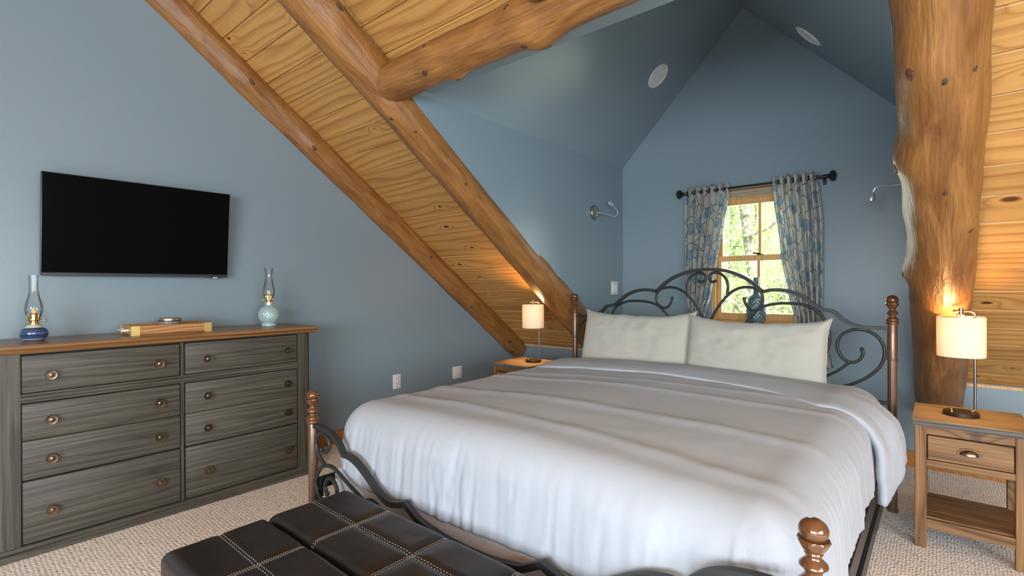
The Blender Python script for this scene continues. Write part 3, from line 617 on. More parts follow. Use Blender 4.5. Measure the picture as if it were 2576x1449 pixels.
# ------------------------------------------------------------------ television
tv = empty('television', (0.085, -3.592, 1.606)); tv.rotation_euler = (0, math.radians(5.5), 0)
W2, H2 = 0.461, 0.276
obj('casing', box(-0.036, -0.004, -W2, W2, -H2, H2, 0.004, 2), 'tv_bezel', tv)
obj('screen', box(-0.006, -0.0015, -W2+0.004, W2-0.004, -H2+0.018, H2-0.004), 'tv_screen', tv, smooth=False)
obj('bottom_bar', box(-0.006, 0.001, -W2+0.002, W2-0.002, -H2-0.001, -H2+0.016, 0.002, 1), 'tv_bezel', tv)
obj('badge', box(-0.004, 0.002, W2-0.090, W2-0.064, -H2-0.006, -H2-0.001), 'white', tv, smooth=False)
obj('receiver', box(-0.010, 0.001, W2-0.125, W2-0.030, -H2-0.005, -H2+0.001, .001, 1), 'tv_bezel', tv)
obj('wall_mount', box(-0.100, -0.036, -0.2, 0.2, -0.12, 0.12, 0.004, 1), 'black_iron', tv)
tag(tv, 'flat black television mounted on the blue wall above the dresser', 'television')

# ------------------------------------------------------------------ dresser
DF = 0.43; DY0, DY1 = -4.262, -2.742; dz = (0.0, 0.0, 0.0)
dr = empty('dresser', (0.2, (DY0+DY1)/2, 0)); db = (0.2, (DY0+DY1)/2, 0)
def D(nm, p, mat, parent=dr, **k): return obj(nm, loc_rel(p, db), mat, parent, **k)
D('body', join(box(0.02, DF-0.022, DY0+0.012, DY1-0.012, 0.03, 0.955)), 'dres_v', smooth=False)
D('recess', box(0.30, DF-0.018, DY0+0.10, DY1-0.10, 0.06, 0.952), 'gap', smooth=False)
for y0, y1, s in ((DY0, -4.168, -1), (-2.838, DY1, 1)):
    # pilaster with a rounded outer corner
    pts = []
    yo, yi = (y0, y1) if s < 0 else (y1, y0)
    R = 0.04
    for a in range(7):
        t = math.pi/2*a/6; pts.append((DF-R+R*math.cos(t), yo-s*R+s*R*math.sin(t)))
    poly = [(DF, yi)]+pts+[(0.30, yo), (0.30, yi)]
    D('pilaster', prism(poly, 'z', 0.055, 0.956), 'dres_v', angle=50)
def molded(prof, x0, x1, ya, yb):
    """front moulding: prof = (out, z) swept along front and both ends"""
    path = [(x0, ya, 0, -1), (x1, ya, 1, -1), (x1, yb, 1, 1), (x0, yb, 0, 1)]
    V, F = [], []; n = len(prof)
    for (x, y, dx, dy) in path:
        for o_, z in prof: V.append((x+dx*o_, y+dy*o_, z))
    for i in range(3):
        for k in range(n): F.append((i*n+k, i*n+(k+1) % n, (i+1)*n+(k+1) % n, (i+1)*n+k))
    F.append(tuple(range(n-1, -1, -1))); F.append(tuple(3*n+k for k in range(n))); return V, F
D('base_moulding', join(molded([(0, 0), (0.016, 0), (0.020, 0.02), (0.018, 0.034), (0.010, 0.040), (0.006, 0.052), (0, 0.056)], 0.02, DF, DY0, DY1), box(0.02, DF, DY0, DY1, 0.0, 0.054)), 'dres_h', angle=30)
D('top', join(molded([(0, .955), (0.010, .955), (0.020, .958), (0.026, .964), (0.027, .970), (0.021, .975), (0.030, .979), (0.036, .985), (0.036, .992), (0.030, .998), (0.016, 1.0), (0, 1.0)], 0.005, DF+0.006, DY0, DY1), box(0.005, DF+.007, DY0, DY1, 0.955, 1.0)), 'dres_top', angle=32)
D('divider', box(DF-0.02, DF-0.004, -3.517, -3.499, 0.056, 0.952, .002, 1), 'dres_v', smooth=False)
D('bead_rail', join(*[xf(lathe([(0.0001, 0), (0.0125, 0), (0.0125, 1.33), (0.0001, 1.33)], 16), Matrix(((1, 0, 0, DF-0.006), (0, 0, 1, -4.168), (0, 1, 0, 0.744), (0, 0, 0, 1)))), box(DF-0.02, DF-0.006, -4.168, -2.838, .724, .764)]), 'dres_h')
def drawer(y0, y1, z0, z1, rows, split=None):
    g = 0.0035
    if split: p = join(box(DF-0.02, DF+0.006, y0+g, y1-g, z0+g, split-0.0010, 0.0045, 2), box(DF-0.02, DF+0.006, y0+g, y1-g, split+0.0010, z1-g, 0.0045, 2))
    else: p = box(DF-0.02, DF+0.006, y0+g, y1-g, z0+g, z1-g, 0.006, 2)
    dw = D('drawer', p, 'dres_h')
    for z in rows:
        for y in (y0+(0.104 if y0 < -3.6 else 0.113), y1-(0.105 if y0 < -3.6 else 0.075)):
            prof = [(0.013, 0), (0.013, 0.004), (0.008, 0.007), (0.009, 0.014), (0.019, 0.018), (0.0225, 0.022), (0.0215, 0.026), (0.0165, 0.0255), (0.0155, 0.0235), (0.0115, 0.0235), (0.0095, 0.0275), (0.004, 0.029), (0.0001, 0.0292)]
            V, F = lathe(prof, 24); obj('knob', loc_rel(([(DF+0.006+v_[2], y+v_[0], z+v_[1]) for v_ in V], F), db), 'brass_old', dw)
for y0, y1 in ((-4.166, -3.518), (-3.498, -2.840)):
    drawer(y0, y1, 0.766, 0.950, (0.848,))
    drawer(y0, y1, 0.358, 0.722, (0.633, 0.447), 0.545)
    drawer(y0, y1, 0.060, 0.357, (0.200,))
tag(dr, 'long charcoal stained dresser with brown top and round brass knobs', 'dresser')

# oil lamps
def burner(r, z, knobdir, k=1.0):
    obj('burner', lathe([(0.014*k, z), (0.021*k, z+0.002), (0.021*k, z+0.010), (0.016*k, z+0.014), (0.019*k, z+0.019), (0.0285*k, z+0.024), (0.0285*k, z+0.027), (0.023*k, z+0.028), (0.0235*k, z+0.050), (0.019*k, z+0.052), (0.008*k, z+0.060), (0.0001, z+0.060)], 28, flute=lambda t, zz, rr: rr*(1+0.03*math.cos(14*t)) if zz > z+0.026 else rr), 'brass', r)
    for a in range(4):
        t = a*math.pi/2+0.5; c, s = math.cos(t), math.sin(t)
        obj('prong', tube([(c*0.026*k, s*0.026*k, z+0.025), (c*0.031*k, s*0.031*k, z+0.034), (c*0.0285*k, s*0.0285*k, z+0.052)], 0.0013, 6), 'brass', r)
    kd = Vector(knobdir).normalized(); a = kd*0.02*k+Vector((0, 0, z+0.022)); b = kd*0.045*k+Vector((0, 0, z+0.020)); 
    obj('wick_knob', join(tube([a, b], 0.0013, 6), tube([b, b+kd*0.003], 0.007*k, 12)), 'brass_old', r)
    obj('wick', join(box(-0.010*k, 0.010*k, -0.010*k, 0.010*k, z+0.058, z+0.070, 0.004, 2), ball((0, 0, z+0.070), 0.010*k, 12, 8, 1, 1, 1.1)), 'wick', r)
def chimney(r, z, prof): 
    ins = [(rr-0.0016, zz) for rr, zz in reversed(prof)]
    obj('glass_chimney', lathe([(a, z+b) for a, b in prof]+[(a, z+b) for a, b in ins], 36, flute=None), 'chimney', r, angle=80)
ol = empty('oil_lamp', (0.215, -4.096, 1.0))
prof = [(0.0001, 0.0), (0.040, 0.0), (0.041, 0.006), (0.043, 0.008), (0.050, 0.016), (0.0545, 0.028), (0.0555, 0.040), (0.052, 0.052), (0.044, 0.061), (0.034, 0.066)]
obj('reservoir', lathe(prof, 40), 'blue_glaze', ol)
obj('foot_band', lathe([(0.041, 0.0055), (0.0445, 0.008), (0.046, 0.0105), (0.042, 0.009)], 40), 'cream', ol)
obj('shoulder', lathe([(0.036, 0.064), (0.0335, 0.069), (0.029, 0.0715), (0.027, 0.076), (0.018, 0.079), (0.016, 0.082), (0.0001, 0.082)], 40), 'cream', ol)
burner(ol, 0.080, (0.3, 1, 0))
chimney(ol, 0.108, [(0.0225, 0), (0.026, 0.008), (0.033, 0.028), (0.0365, 0.048), (0.035, 0.068), (0.028, 0.096), (0.0215, 0.120), (0.0190, 0.140), (0.0195, 0.170), (0.0205, 0.222)])
tag(ol, 'oil lamp with a squat blue striped ceramic base and glass chimney', 'oil lamp')
ol2 = empty('oil_lamp', (0.20, -2.922, 1.0))
def hob(t, z, r):
    return r*(1+0.018*math.cos(22*t+z*330)*1.0+0.018*math.cos(22*t-z*330)) if 0.018 < z < 0.128 else r
prof = [(0.0001, 0), (0.048, 0), (0.050, 0.004), (0.046, 0.012), (0.044, 0.016)]+[(0.067*math.sin(math.acos(max(-1, min(1, (zz-0.074)/0.070)))), zz) for zz in [0.020+0.108*k/32 for k in range(33)]]+[(0.024, 0.138), (0.022, 0.142), (0.022, 0.152)]
obj('reservoir', lathe(prof, 110, flute=hob), 'green_glass', ol2, angle=80)
obj('collar', lathe([(0.023, 0.145), (0.0235, 0.150), (0.0235, 0.158), (0.018, 0.160)], 28), 'steel', ol2)
burner(ol2, 0.156, (-0.4, -1, 0), 1.1)
chimney(ol2, 0.186, [(0.025, 0), (0.031, 0.010), (0.037, 0.030), (0.0385, 0.046), (0.036, 0.066), (0.029, 0.100), (0.023, 0.135), (0.0215, 0.16), (0.023, 0.18), (0.0265, 0.20), (0.0275, 0.207)])
tag(ol2, 'oil lamp with a round sea green hobnail glass base', 'oil lamp')

# tray with brass corners
tb = (0.245, -3.532, 1.0); tr = empty('serving_tray', tb)
TX, TY, TH, tk = 0.122, 0.196, 0.054, 0.011
obj('bottom', box(-TX, TX, -TY, TY, 0.0, 0.008, 0.001, 1), 'tray', tr, smooth=False)
for x in (-1, 1): obj('side', box(min(x*TX, x*(TX-tk)), max(x*TX, x*(TX-tk)), -TY, TY, 0.002, TH, .001, 1), 'tray', tr, smooth=False)
for y in (-1, 1): obj('end', box(-TX+tk, TX-tk, min(y*TY, y*(TY-tk)), max(y*TY, y*(TY-tk)), 0.002, TH, .001, 1), 'tray', tr, smooth=False)
for x in (-1, 1):
    for y in (-1, 1):
        a = box(min(x*(TX+.0015), x*(TX-.001)), max(x*(TX+.0015), x*(TX-.001)), min(y*(TY+.0015), y*(TY-0.038)), max(y*(TY+.0015), y*(TY-0.038)), 0.001, TH+.0005)
        b = box(min(x*TX, x*(TX-0.038)), max(x*TX, x*(TX-0.038)), min(y*(TY+.0015), y*(TY-.001)), max(y*(TY+.0015), y*(TY-.001)), 0.001, TH+.0005)
        obj('corner_plate', join(a, b), 'gold', tr, smooth=False)
for y in (-1, 1):
    obj('handle', tube([(-0.045, y*TY, 0.028), (-0.045, y*(TY+0.022), 0.028), (0.045, y*(TY+0.022), 0.028), (0.045, y*TY, 0.028)], 0.0085, 10), 'steel', tr)
tag(tr, 'wooden tray with gold corner plates on the dresser', 'tray')
jb = (0.235, -3.515, 1.0085); jr = empty('lidded_jar', jb)
obj('jar', lathe([(0.0001, 0), (0.050, 0), (0.054, 0.004), (0.056, 0.020), (0.056, 0.062), (0.0001, 0.062)], 40, flute=lambda t, z, r: r*(1+0.012*math.cos(24*t)) if z > 0.01 else r), 'jar', jr)
obj('lid', lathe([(0.0575, 0.058), (0.059, 0.060), (0.059, 0.074), (0.056, 0.078), (0.0001, 0.0785)], 40), 'nickel', jr)
tag(jr, 'low glass jar with a metal lid standing in the wooden tray', 'jar')

# ------------------------------------------------------------------ bedside tables
def make_nightstand(loc, label):
    r = empty('bedside_table', loc)          # origin at the floor, centre of the footprint
    w, d, h = 0.206, 0.218, 0.616
    obj('top', box(-w, w, -d, d, h-0.004, h, 0.0015, 1), 'ns_top', r, smooth=False)
    obj('top_edge', box(-w+.0005, w-.0005, -d+.0005, d-.0005, h-0.028, h-0.003, 0.002, 1), 'ns_edge', r, smooth=False)
    lw, ld = w-0.010, d-0.012
    for sx in (-1, 1):
        for sy in (-1, 1):
            x0, x1 = sorted((sx*lw, sx*(lw-0.045))); y0, y1 = sorted((sy*ld, sy*(ld-0.045)))
            obj('leg', box(x0, x1, y0, y1, 0, h-0.028, 0.003, 1), 'ns_leg', r, smooth=False)
    i = lw-0.045; j = ld-0.045
    obj('front_rail', box(-i, i, -ld+0.004, -ld+0.022, h-0.070, h-0.028, .001, 1), 'ns_wood', r, smooth=False)
    obj('front_rail', box(-i, i, -ld+0.004, -ld+0.022, h-0.222, h-0.192, .001, 1), 'ns_wood', r, smooth=False)
    for sx in (-1, 1):
        x0, x1 = sorted((sx*(lw-0.012), sx*(lw-0.032))); obj('side_panel', box(x0, x1, -j, j, h-0.222, h-0.028, .001, 1), 'ns_wood', r, smooth=False)
        obj('side_stretcher', box(x0, x1, -j, j, 0.095, 0.135, .001, 1), 'ns_wood', r, smooth=False)
    obj('back_panel', box(-i, i, ld-0.022, ld-0.004, h-0.222, h-0.028, .001, 1), 'ns_wood', r, smooth=False)
    obj('drawer_recess', box(-i, i, -ld+0.024, -ld+0.028, h-0.200, h-0.066), 'gap', r, smooth=False)
    dw = obj('drawer', box(-i+0.004, i-0.004, -ld+0.002, -ld+0.020, h-0.188, h-0.075, .002, 1), 'ns_wood', r, smooth=False)
    # cup pull
    V, U = [], []; nu, nv = 10, 16
    for a in range(nu):
        for b in range(nv):
            th = math.pi*b/(nv-1); ph = math.pi/2*a/(nu-1)
            V.append((0.034*math.cos(th)*math.cos(ph)*1.0, -ld+0.002-0.020*math.sin(ph), h-0.142+0.024*math.sin(th)*math.cos(ph)))
    obj('cup_pull', join((V, grid_faces(nu, nv)), box(-0.038, 0.038, -ld-0.0005, -ld+0.003, h-0.144, h-0.136, .001, 1)), 'brass_old', dw)
    F2 = [(0.040*math.cos(math.pi*b/15), -ld+0.0005, h-0.142+0.030*math.sin(math.pi*b/15)) for b in range(16)]
    obj('cup_flange', tube(F2, 0.0035, 6), 'brass_old', dw)
    for k in range(4):
        y0 = -j-0.02+k*(2*j+0.04)/4; obj('shelf_board', box(-lw+0.02, lw-0.02, y0+.0008, y0+(2*j+0.04)/4-.0008, 0.128, 0.146, .0015, 1), 'ns_wood', r, smooth=False)
    obj('shelf_rail', box(-i, i, -ld+0.004, -ld+0.024, 0.095, 0.140, .001, 1), 'ns_wood', r, smooth=False)
    obj('shelf_rail', box(-i, i, ld-0.024, ld-0.004, 0.095, 0.140, .001, 1), 'ns_wood', r, smooth=False)
    tag(r, label, 'bedside table', 'rustic bedside tables'); return r
n1 = make_nightstand((3.799, -1.150, 0), 'rustic wooden bedside table with a drawer and low shelf, right of the bed')
n2 = dup(n1, (0.985, -1.110, 0)); n2['label'] = 'rustic wooden bedside table half hidden behind the bed'

def make_lamp(loc, rz, label):
    r = empty('table_lamp', loc, rz)
    obj('base', lathe([(0.0001, 0), (0.066, 0), (0.069, 0.003), (0.069, 0.017), (0.066, 0.020), (0.0001, 0.021)], 44), 'lamp_dark', r)
    obj('switch', join(cyl((-0.035, -0.022, 0.02), 0.0065, 0.004, 12), cyl((-0.035, -0.022, 0.022), 0.005, 0.014, 12)), 'brass', r)
    P = smooth_path([(0.040, 0.010, 0.020), (0.050, 0.016, 0.030), (0.052, 0.017, 0.05), (0.052, 0.017, 0.25), (0.052, 0.017, 0.485), (0.048, 0.015, 0.505), (0.034, 0.010, 0.513), (0.010, 0.003, 0.513), (-0.022, -0.006, 0.513)], 5)
    obj('pole', tube(P, 0.0058, 12), 'lamp_metal', r)
    obj('finial', join(cyl((0, 0, 0.500), 0.009, 0.028, 14), ball((-0.022, -0.006, 0.513), 0.008, 10, 8)), 'lamp_metal', r)
    obj('socket', join(cyl((0, 0, 0.445), 0.010, 0.055, 16), box(-0.016, 0.016, -0.009, 0.009, 0.482, 0.500, .003, 1)), 'lamp_metal', r)
    sh = lathe([(0.0925, 0.292), (0.0930, 0.291), (0.0930, 0.486), (0.0925, 0.487), (0.0910, 0.486), (0.0910, 0.292)], 56)
    V, F = sh; F = [f for f in F if len(f) == 4]
    n_ = 56; F += [(5*n_+i, 5*n_+(i+1) % n_, (i+1) % n_, i) for i in range(n_)]
    shd = obj('shade', (V, F), 'shade', r)
    obj('shade_rim', tube([(0.0922*math.cos(2*math.pi*k/48), 0.0922*math.sin(2*math.pi*k/48), 0.4865) for k in range(49)], 0.0013, 6, False), 'brass_old', shd)
    for a in range(3): t = 2*math.pi*a/3+0.4; obj('spider_arm', tube([(0.013*math.cos(t), 0.013*math.sin(t), 0.482), (0.091*math.cos(t), 0.091*math.sin(t), 0.482)], 0.0014, 6), 'lamp_metal', r)
    obj('bulb', ball((0, 0, 0.415), 0.022, 16, 12, 1, 1, 1.25), 'bulb', r)
    tag(r, label, 'lamp', 'bedside lamps')
    return r
def bulb_light(loc, watts):
    l = bpy.data.lights.new('lamp_bulb_light', 'POINT'); l.energy = watts; l.color = (1.0, 0.55, 0.23); l.shadow_soft_size = 0.03
    o = bpy.data.objects.new('lamp_bulb_light', l); o.location = loc; COL.objects.link(o)
l1 = make_lamp((3.776, -1.150, 0.616), 0.0, 'lit table lamp with a drum shade in front of the right log rafter')
l2 = dup(l1, (1.045, -1.070, 0.616), 0.0); l2['label'] = 'lit table lamp with a drum shade under the sloping boards left of the bed'
for c, watts in (((3.776, -1.150, 0.616), 14.0), ((1.045, -1.070, 0.616), 32.0)): bulb_light((c[0], c[1], c[2]+0.425), watts)

# ------------------------------------------------------------------ bed frame
YH, YF = -0.965, -3.240; CH, CF = 2.484, 2.437; ZB = 0.0
PX = {'h': (1.402, 3.496), 'f': (1.386, 3.492)}
bd = empty('bed_frame', (2.45, -2.1, 0)); bb_ = (2.45, -2.1, 0)
def B(nm, p, mat, parent=bd, **k): return obj(nm, loc_rel(p, bb_), mat, parent, **k)
def post(x, y, top):
    zr = top-0.357
    sh = lathe([(0.0001, 0), (0.026, 0), (0.027, 0.006), (0.027, 0.014), (0.021, 0.018), (0.0215, 0.03), (0.0225, zr-0.008), (0.0225, zr-0.001)], 48, (x, y, 0), flute=lambda t, z, r: r*(1-0.055*(0.5+0.5*math.cos(12*t))) if z > 0.025 else r)
    p = B('post', sh, 'bronze')
    B('ring', lathe([(0.022, zr-0.006), (0.0265, zr-0.003), (0.0265, zr+0.003), (0.022, zr+0.006)], 32, (x, y, 0)), 'bronze', p)
    B('sleeve', lathe([(0.0235, zr), (0.0238, top-0.162), (0.0225, top-0.158)], 32, (x, y, 0)), 'bronze', p)
    pr = [(0.0235, -0.162), (0.0262, -0.156), (0.0262, -0.148), (0.0235, -0.145), (0.0268, -0.140), (0.0265, -0.133), (0.020, -0.126), (0.0150, -0.118), (0.0150, -0.113), (0.021, -0.106), (0.0252, -0.101), (0.0245, -0.096), (0.0165, -0.087), (0.0130, -0.081), (0.0135, -0.078), (0.0165, -0.074), (0.0155, -0.071), (0.0215, -0.062), (0.0258, -0.052), (0.0282, -0.046), (0.0270, -0.0425), (0.0245, -0.0425)]
    pr += [(0.0262*math.sin(a), -0.0262-0.0262*math.cos(a)) for a in [0.62*math.pi-0.0+0 if False else math.acos(max(-1, min(1, (0.0425-0.0262)/0.0262)))+(math.pi-math.acos(max(-1, min(1, (0.0425-0.0262)/0.0262))))*k/12 for k in range(12)]]+[(0.0001, 0)]
    B('finial', lathe([(a*1.12, top+b) for a, b in pr], 40, (x, y, 0), flute=lambda t, z, r: r*(1+0.09*abs(math.cos(4*t))-0.05) if top-0.068 < z < top-0.043 else r), 'bronze_gloss', p, angle=50)
for x in PX['h']: post(x, YH, 1.203)
for x in PX['f']: post(x, YF, 0.766)
outer1 = [(0.88, 1.016), (0.824, 1.031), (0.774, 1.063), (0.749, 1.090), (0.730, 1.105)]
outer2 = [(0.730, 1.105), (0.671, 1.116), (0.636, 1.141), (0.581, 1.186), (0.526, 1.214), (0.469, 1.229), (0.401, 1.231), (0.346, 1.219)]
arch = [(0.346, 1.219), (0.30, 1.266), (0.249, 1.306), (0.185, 1.338), (0.109, 1.362), (0.03, 1.371)]
Sc = [(0.235, 1.174), (0.243, 1.144), (0.264, 1.111), (0.295, 1.101), (0.326, 1.118), (0.346, 1.151), (0.346, 1.195), (0.326, 1.228), (0.290, 1.246), (0.238, 1.250), (0.185, 1.235), (0.136, 1.2), (0.086, 1.141), (0.047, 1.077), (0.022, 1.018), (0.014, 0.9), (0.012, 0.62)]
Ht = [(0.055, 1.292), (0.028, 1.287), (0.010, 1.312), (0.021, 1.339), (0.048, 1.349), (0.087, 1.34), (0.12, 1.307), (0.134, 1.26), (0.128, 1.2)]
Lw = [(0.19, 0.62), (0.20, 0.80), (0.22, 0.93), (0.248, 1.016), (0.29, 1.073), (0.351, 1.124), (0.43, 1.145), (0.498, 1.148), (0.563, 1.144), (0.627, 1.12), (0.671, 1.08), (0.697, 1.025), (0.714, 0.965), (0.71, 0.904), (0.692, 0.852), (0.64, 0.80), (0.57, 0.80), (0.53, 0.85), (0.55, 0.90)]
Sr = [(0.873, 0.891), (0.877, 0.867), (0.865, 0.836), (0.84, 0.815), (0.811, 0.812), (0.778, 0.834), (0.757, 0.877), (0.753, 0.917), (0.77, 0.963), (0.808, 0.993), (0.857, 1.004), (0.905, 0.995), (0.944, 0.969), (0.971, 0.923), (0.977, 0.866), (0.96, 0.807), (0.92, 0.754), (0.864, 0.709), (0.807, 0.677), (0.748, 0.657), (0.692, 0.643), (0.55, 0.625), (0.35, 0.615)]
Br = [(0.811, 0.810), (0.765, 0.765), (0.722, 0.735), (0.689, 0.714), (0.60, 0.67), (0.45, 0.625)]
def p3(L, y): return [(a, y, b) for a, b in L]
for s, k in ((1, 1.0), (-1, 1.068)):
    H = lambda L: [(CH+s*k*a, b) for a, b in L]
    xp = PX['h'][1] if s > 0 else PX['h'][0]
    o1 = [(xp, 1.017)]+H([(0.95, 1.016)]+[(q.x, q.z) for q in smooth_path(p3(outer1, 0), 4)])+H([(q.x, q.z) for q in smooth_path(p3(outer2, 0), 5)])[1:]
    B('top_bar', flatbar(o1, 0.024, 0.022, YH), 'iron', smooth=True, angle=30)
    for nm, L, ends in (('scroll', Sc, [(0, 0.0112)]), ('heart_scroll', Ht, [(0, 0.0105)]), ('scroll', Lw, None), ('corner_scroll', Sr, [(0, 0.0115)]), ('scroll', Br, None)):
        P = smooth_path([(a, YH, b) for a, b in H(L)], 5); B(nm, tube(P, 0.0092, 10, True, ends), 'iron')
A2 = [(CH-1.068*a, b) for a, b in arch]+[(CH+a, b) for a, b in reversed(arch)]
B('arch_bar', flatbar([(q.x, q.z) for q in smooth_path(p3(A2, 0), 4)], 0.024, 0.022, YH), 'iron', angle=30)
B('head_rail', join(box(PX['h'][0], PX['h'][1], YH-0.012, YH+0.012, 0.588, 0.608, .002, 1)), 'iron')
B('head_rail', join(box(PX['h'][0], PX['h'][1], YH-0.012, YH+0.012, 0.24, 0.26, .002, 1)), 'iron')
# foot board
f1 = [(-1.03, 0.596), (-0.975, 0.597), (-0.928, 0.594), (-0.876, 0.584), (-0.834, 0.566), (-0.801, 0.541), (-0.772, 0.511)]
f2 = [(-0.772, 0.511), (-0.736, 0.512), (-0.69, 0.504), (-0.644, 0.486), (-0.585, 0.454), (-0.536, 0.424), (-0.487, 0.40), (-0.447, 0.388), (-0.408, 0.390), (-0.356, 0.404), (-0.335, 0.413)]
f3 = [(-0.335, 0.413), (-0.307, 0.398), (-0.265, 0.376), (-0.236, 0.366), (-0.12, 0.348), (0, 0.343)]
c1 = [(-0.969, 0.492), (-0.956, 0.486), (-0.929, 0.490), (-0.907, 0.509), (-0.898, 0.534), (-0.915, 0.558), (-0.946, 0.573), (-0.982, 0.570), (-1.010, 0.545), (-1.020, 0.510), (-1.006, 0.474), (-0.974, 0.444), (-0.945, 0.430)]
c2 = [(-0.60, 0.335), (-0.676, 0.365), (-0.738, 0.386), (-0.794, 0.407), (-0.844, 0.425), (-0.886, 0.432), (-0.930, 0.426), (-0.975, 0.406), (-1.007, 0.370), (-1.022, 0.329), (-1.013, 0.288), (-0.986, 0.262), (-0.94, 0.245)]
c3 = [(-0.922, 0.296), (-0.936, 0.313), (-0.940, 0.335), (-0.922, 0.363), (-0.895, 0.376), (-0.865, 0.371), (-0.844, 0.350), (-0.836, 0.330), (-0.840, 0.25)]
c4 = [(-0.42, 0.25), (-0.47, 0.31), (-0.52, 0.35), (-0.57, 0.36), (-0.62, 0.34), (-0.63, 0.31), (-0.61, 0.29)]
for s in (-1, 1):
    H = lambda L: [(CF-s*a if s > 0 else CF+a, b) for a, b in L] if False else [(CF+(a if s < 0 else -a), b) for a, b in L]
    path = H([(q.x, q.z) for q in smooth_path(p3(f1, 0), 4)])+H([(q.x, q.z) for q in smooth_path(p3(f2, 0), 4)])[1:]+H([(q.x, q.z) for q in smooth_path(p3(f3, 0), 3)])[1:]
    B('foot_bar', flatbar([(PX['f'][0 if s < 0 else 1], 0.596)]+path[1:], 0.024, 0.022, YF), 'iron', angle=30)
    for nm, L, e in (('foot_scroll', c1, [(0, 0.0112)]), ('foot_scroll', c2, None), ('foot_scroll', c3, [(0, 0.0118)]), ('foot_scroll', c4, [(-1, 0.0112)])):
        B(nm, tube(smooth_path([(a, YF, b) for a, b in H(L)], 5), 0.0092, 10, True, e), 'iron')
B('foot_rail', box(PX['f'][0], PX['f'][1], YF-0.012, YF+0.012, 0.232, 0.252, .002, 1), 'iron')
for s, (xh, xf_) in ((-1, (1.415, 1.405)), (1, (3.483, 3.478))):
    for z0, z1 in ((0.300, 0.345), ) if s < 0 else ((0.300, 0.380), (0.165, 0.232)):
        x = (xh+xf_)/2
        B('side_rail', join(box(x-0.004, x+0.004, YF, YH, z0, z1, .001, 1), box(min(x, x-s*0.035), max(x, x-s*0.035), YF, YH, z0, z0+0.006)), 'black_iron', smooth=False)
    for y in (YF+0.025, YH-0.025): B('rail_bracket', box(min(x, x-s*0.012), max(x, x-s*0.012), y-0.010, y+0.010, 0.25, 0.345, .002, 1), 'black_iron', smooth=False)
for y in (-2.6, -1.6): B('cross_slat', box(1.41, 3.48, y-0.03, y+0.03, 0.135, 0.160), 'black_iron', smooth=False)
for y in (-2.6, -1.6): B('centre_leg', cyl((2.44, y, 0), 0.018, 0.14, 16), 'black_iron')
tag(bd, 'wrought iron scroll bed frame with bronze brown posts and ball finials', 'bed frame')

bs = obj('box_spring', box(1.485, 3.415, -3.195, -1.0, 0.16, 0.400, 0.03, 4), 'boxspring', loc=(2.45, -2.1, 0.16)); tag(bs, 'grey cloth box spring between the iron side rails', 'box spring')
ms = obj('mattress', box(1.50, 3.40, -3.175, -1.0, 0.402, 0.63, 0.07, 5), 'duvet', loc=(2.45, -2.1, 0.402)); tag(ms, 'white mattress hidden under the duvet', 'mattress')

# ------------------------------------------------------------------ duvet
X0, X1, YFoot, YHead = 1.475, 3.452, -3.165, -1.16
def cloth(bmin, bmax, off, hem, seed, foot=True, flare=0.0, nu=220, nv=230, wr=1.0):
    """cloth laid over the mattress; overflow past the core rectangle rolls over a soft edge and drops"""
    R = 0.150; cx0, cx1, cy0 = X0+R, X1-R, YFoot+R
    arc = R*math.pi/2; V, U = [], []
    def prof(o):
        if o < arc: t = o/R; return R*math.sin(t), R*(1-math.cos(t))
        return R+0.012*math.sin((o-arc)*9)+flare*(o-arc), R+(o-arc)
    for i in range(nu):
        a = -hem+(cx1-cx0+2*hem)*i/(nu-1)
        for j in range(nv):
            b = bmin+(bmax-bmin)*j/(nv-1)
            ox = max(0, -a)+max(0, a-(cx1-cx0)); sx = -1 if a < 0 else 1
            ox *= 0.90
            oy = max(0, cy0-b) if foot else 0
            px, py = cx0+min(max(a, 0), cx1-cx0), max(b, cy0) if foot else b
            o = max(ox, oy); nx = ny = 0.0
            if o > 0:
                l_ = math.hypot(ox, oy); nx, ny = sx*ox/l_, -oy/l_
            g, h = prof(o) if o > 0 else (0, 0)
            u = (px-cx0)/(cx1-cx0); w_ = (py-cy0)/(YHead-cy0)
            crown = 0.028*math.sin(math.pi*min(1, max(0, u)))*1.0+0.012
            z = 0.672+off+crown-h
            drop = max(0, o-arc*0.35)
            s = (px+nx*0.3)*1.0+(py+ny*0.3)*1.0 if o > 0 else 0
            fold = 0.0
            if drop > 0:
                q = px*9.0*abs(ny)+py*9.0*abs(nx)+math.atan2(ny, nx)*2.0
                fold = (0.010*fb(q*0.35, drop*1.2, seed)+0.0045*fb(q*1.6, drop*0.8, seed+5)+0.0022*fb(q*4.2, drop*1.0, seed+7)-0.011*max(0, 1-abs(fb(q*0.55, drop*0.9, seed+11))*9)*min(1, drop*3)*ny*ny)*min(1, drop*7)*wr
            z += (0.006*fb(px*1.4, py*1.6, seed)+0.002*fb(px*4, py*2.5, seed+2))*wr*(1 if o == 0 else max(0, 1-o*6))
            # long soft creases across the top
            for (ya, sl_, am, wd_) in ((-2.05, 0.10, 0.007, 0.035), (-2.55, 0.06, 0.008, 0.05), (-1.85, 0.16, 0.005, 0.03), (-2.9, -0.05, 0.007, 0.04)):
                z += am*wr*math.exp(-((py-ya-sl_*(px-2.45)-0.03*fb(px*1.5, ya, 3))/wd_)**2)*(1 if o < 0.2 else 0)*max(0, 1-o*5)
            hemw = 0.010*fb(px*2+py*2, 1, seed+8)*max(0, o/hem-0.6)/0.4
            V.append((px+nx*(g+off+fold), py+ny*(g+off+fold), z+hemw)); U.append((a, b))
    return V, grid_faces(nu, nv), U
dv = obj('duvet', cloth(YFoot+0.150-0.435, YHead, 0.022, 0.435, 2.0), 'duvet', loc=(2.45, -2.1, 0.67), angle=80)
dv.modifiers.new('thick', 'SOLIDIFY').thickness = 0.012
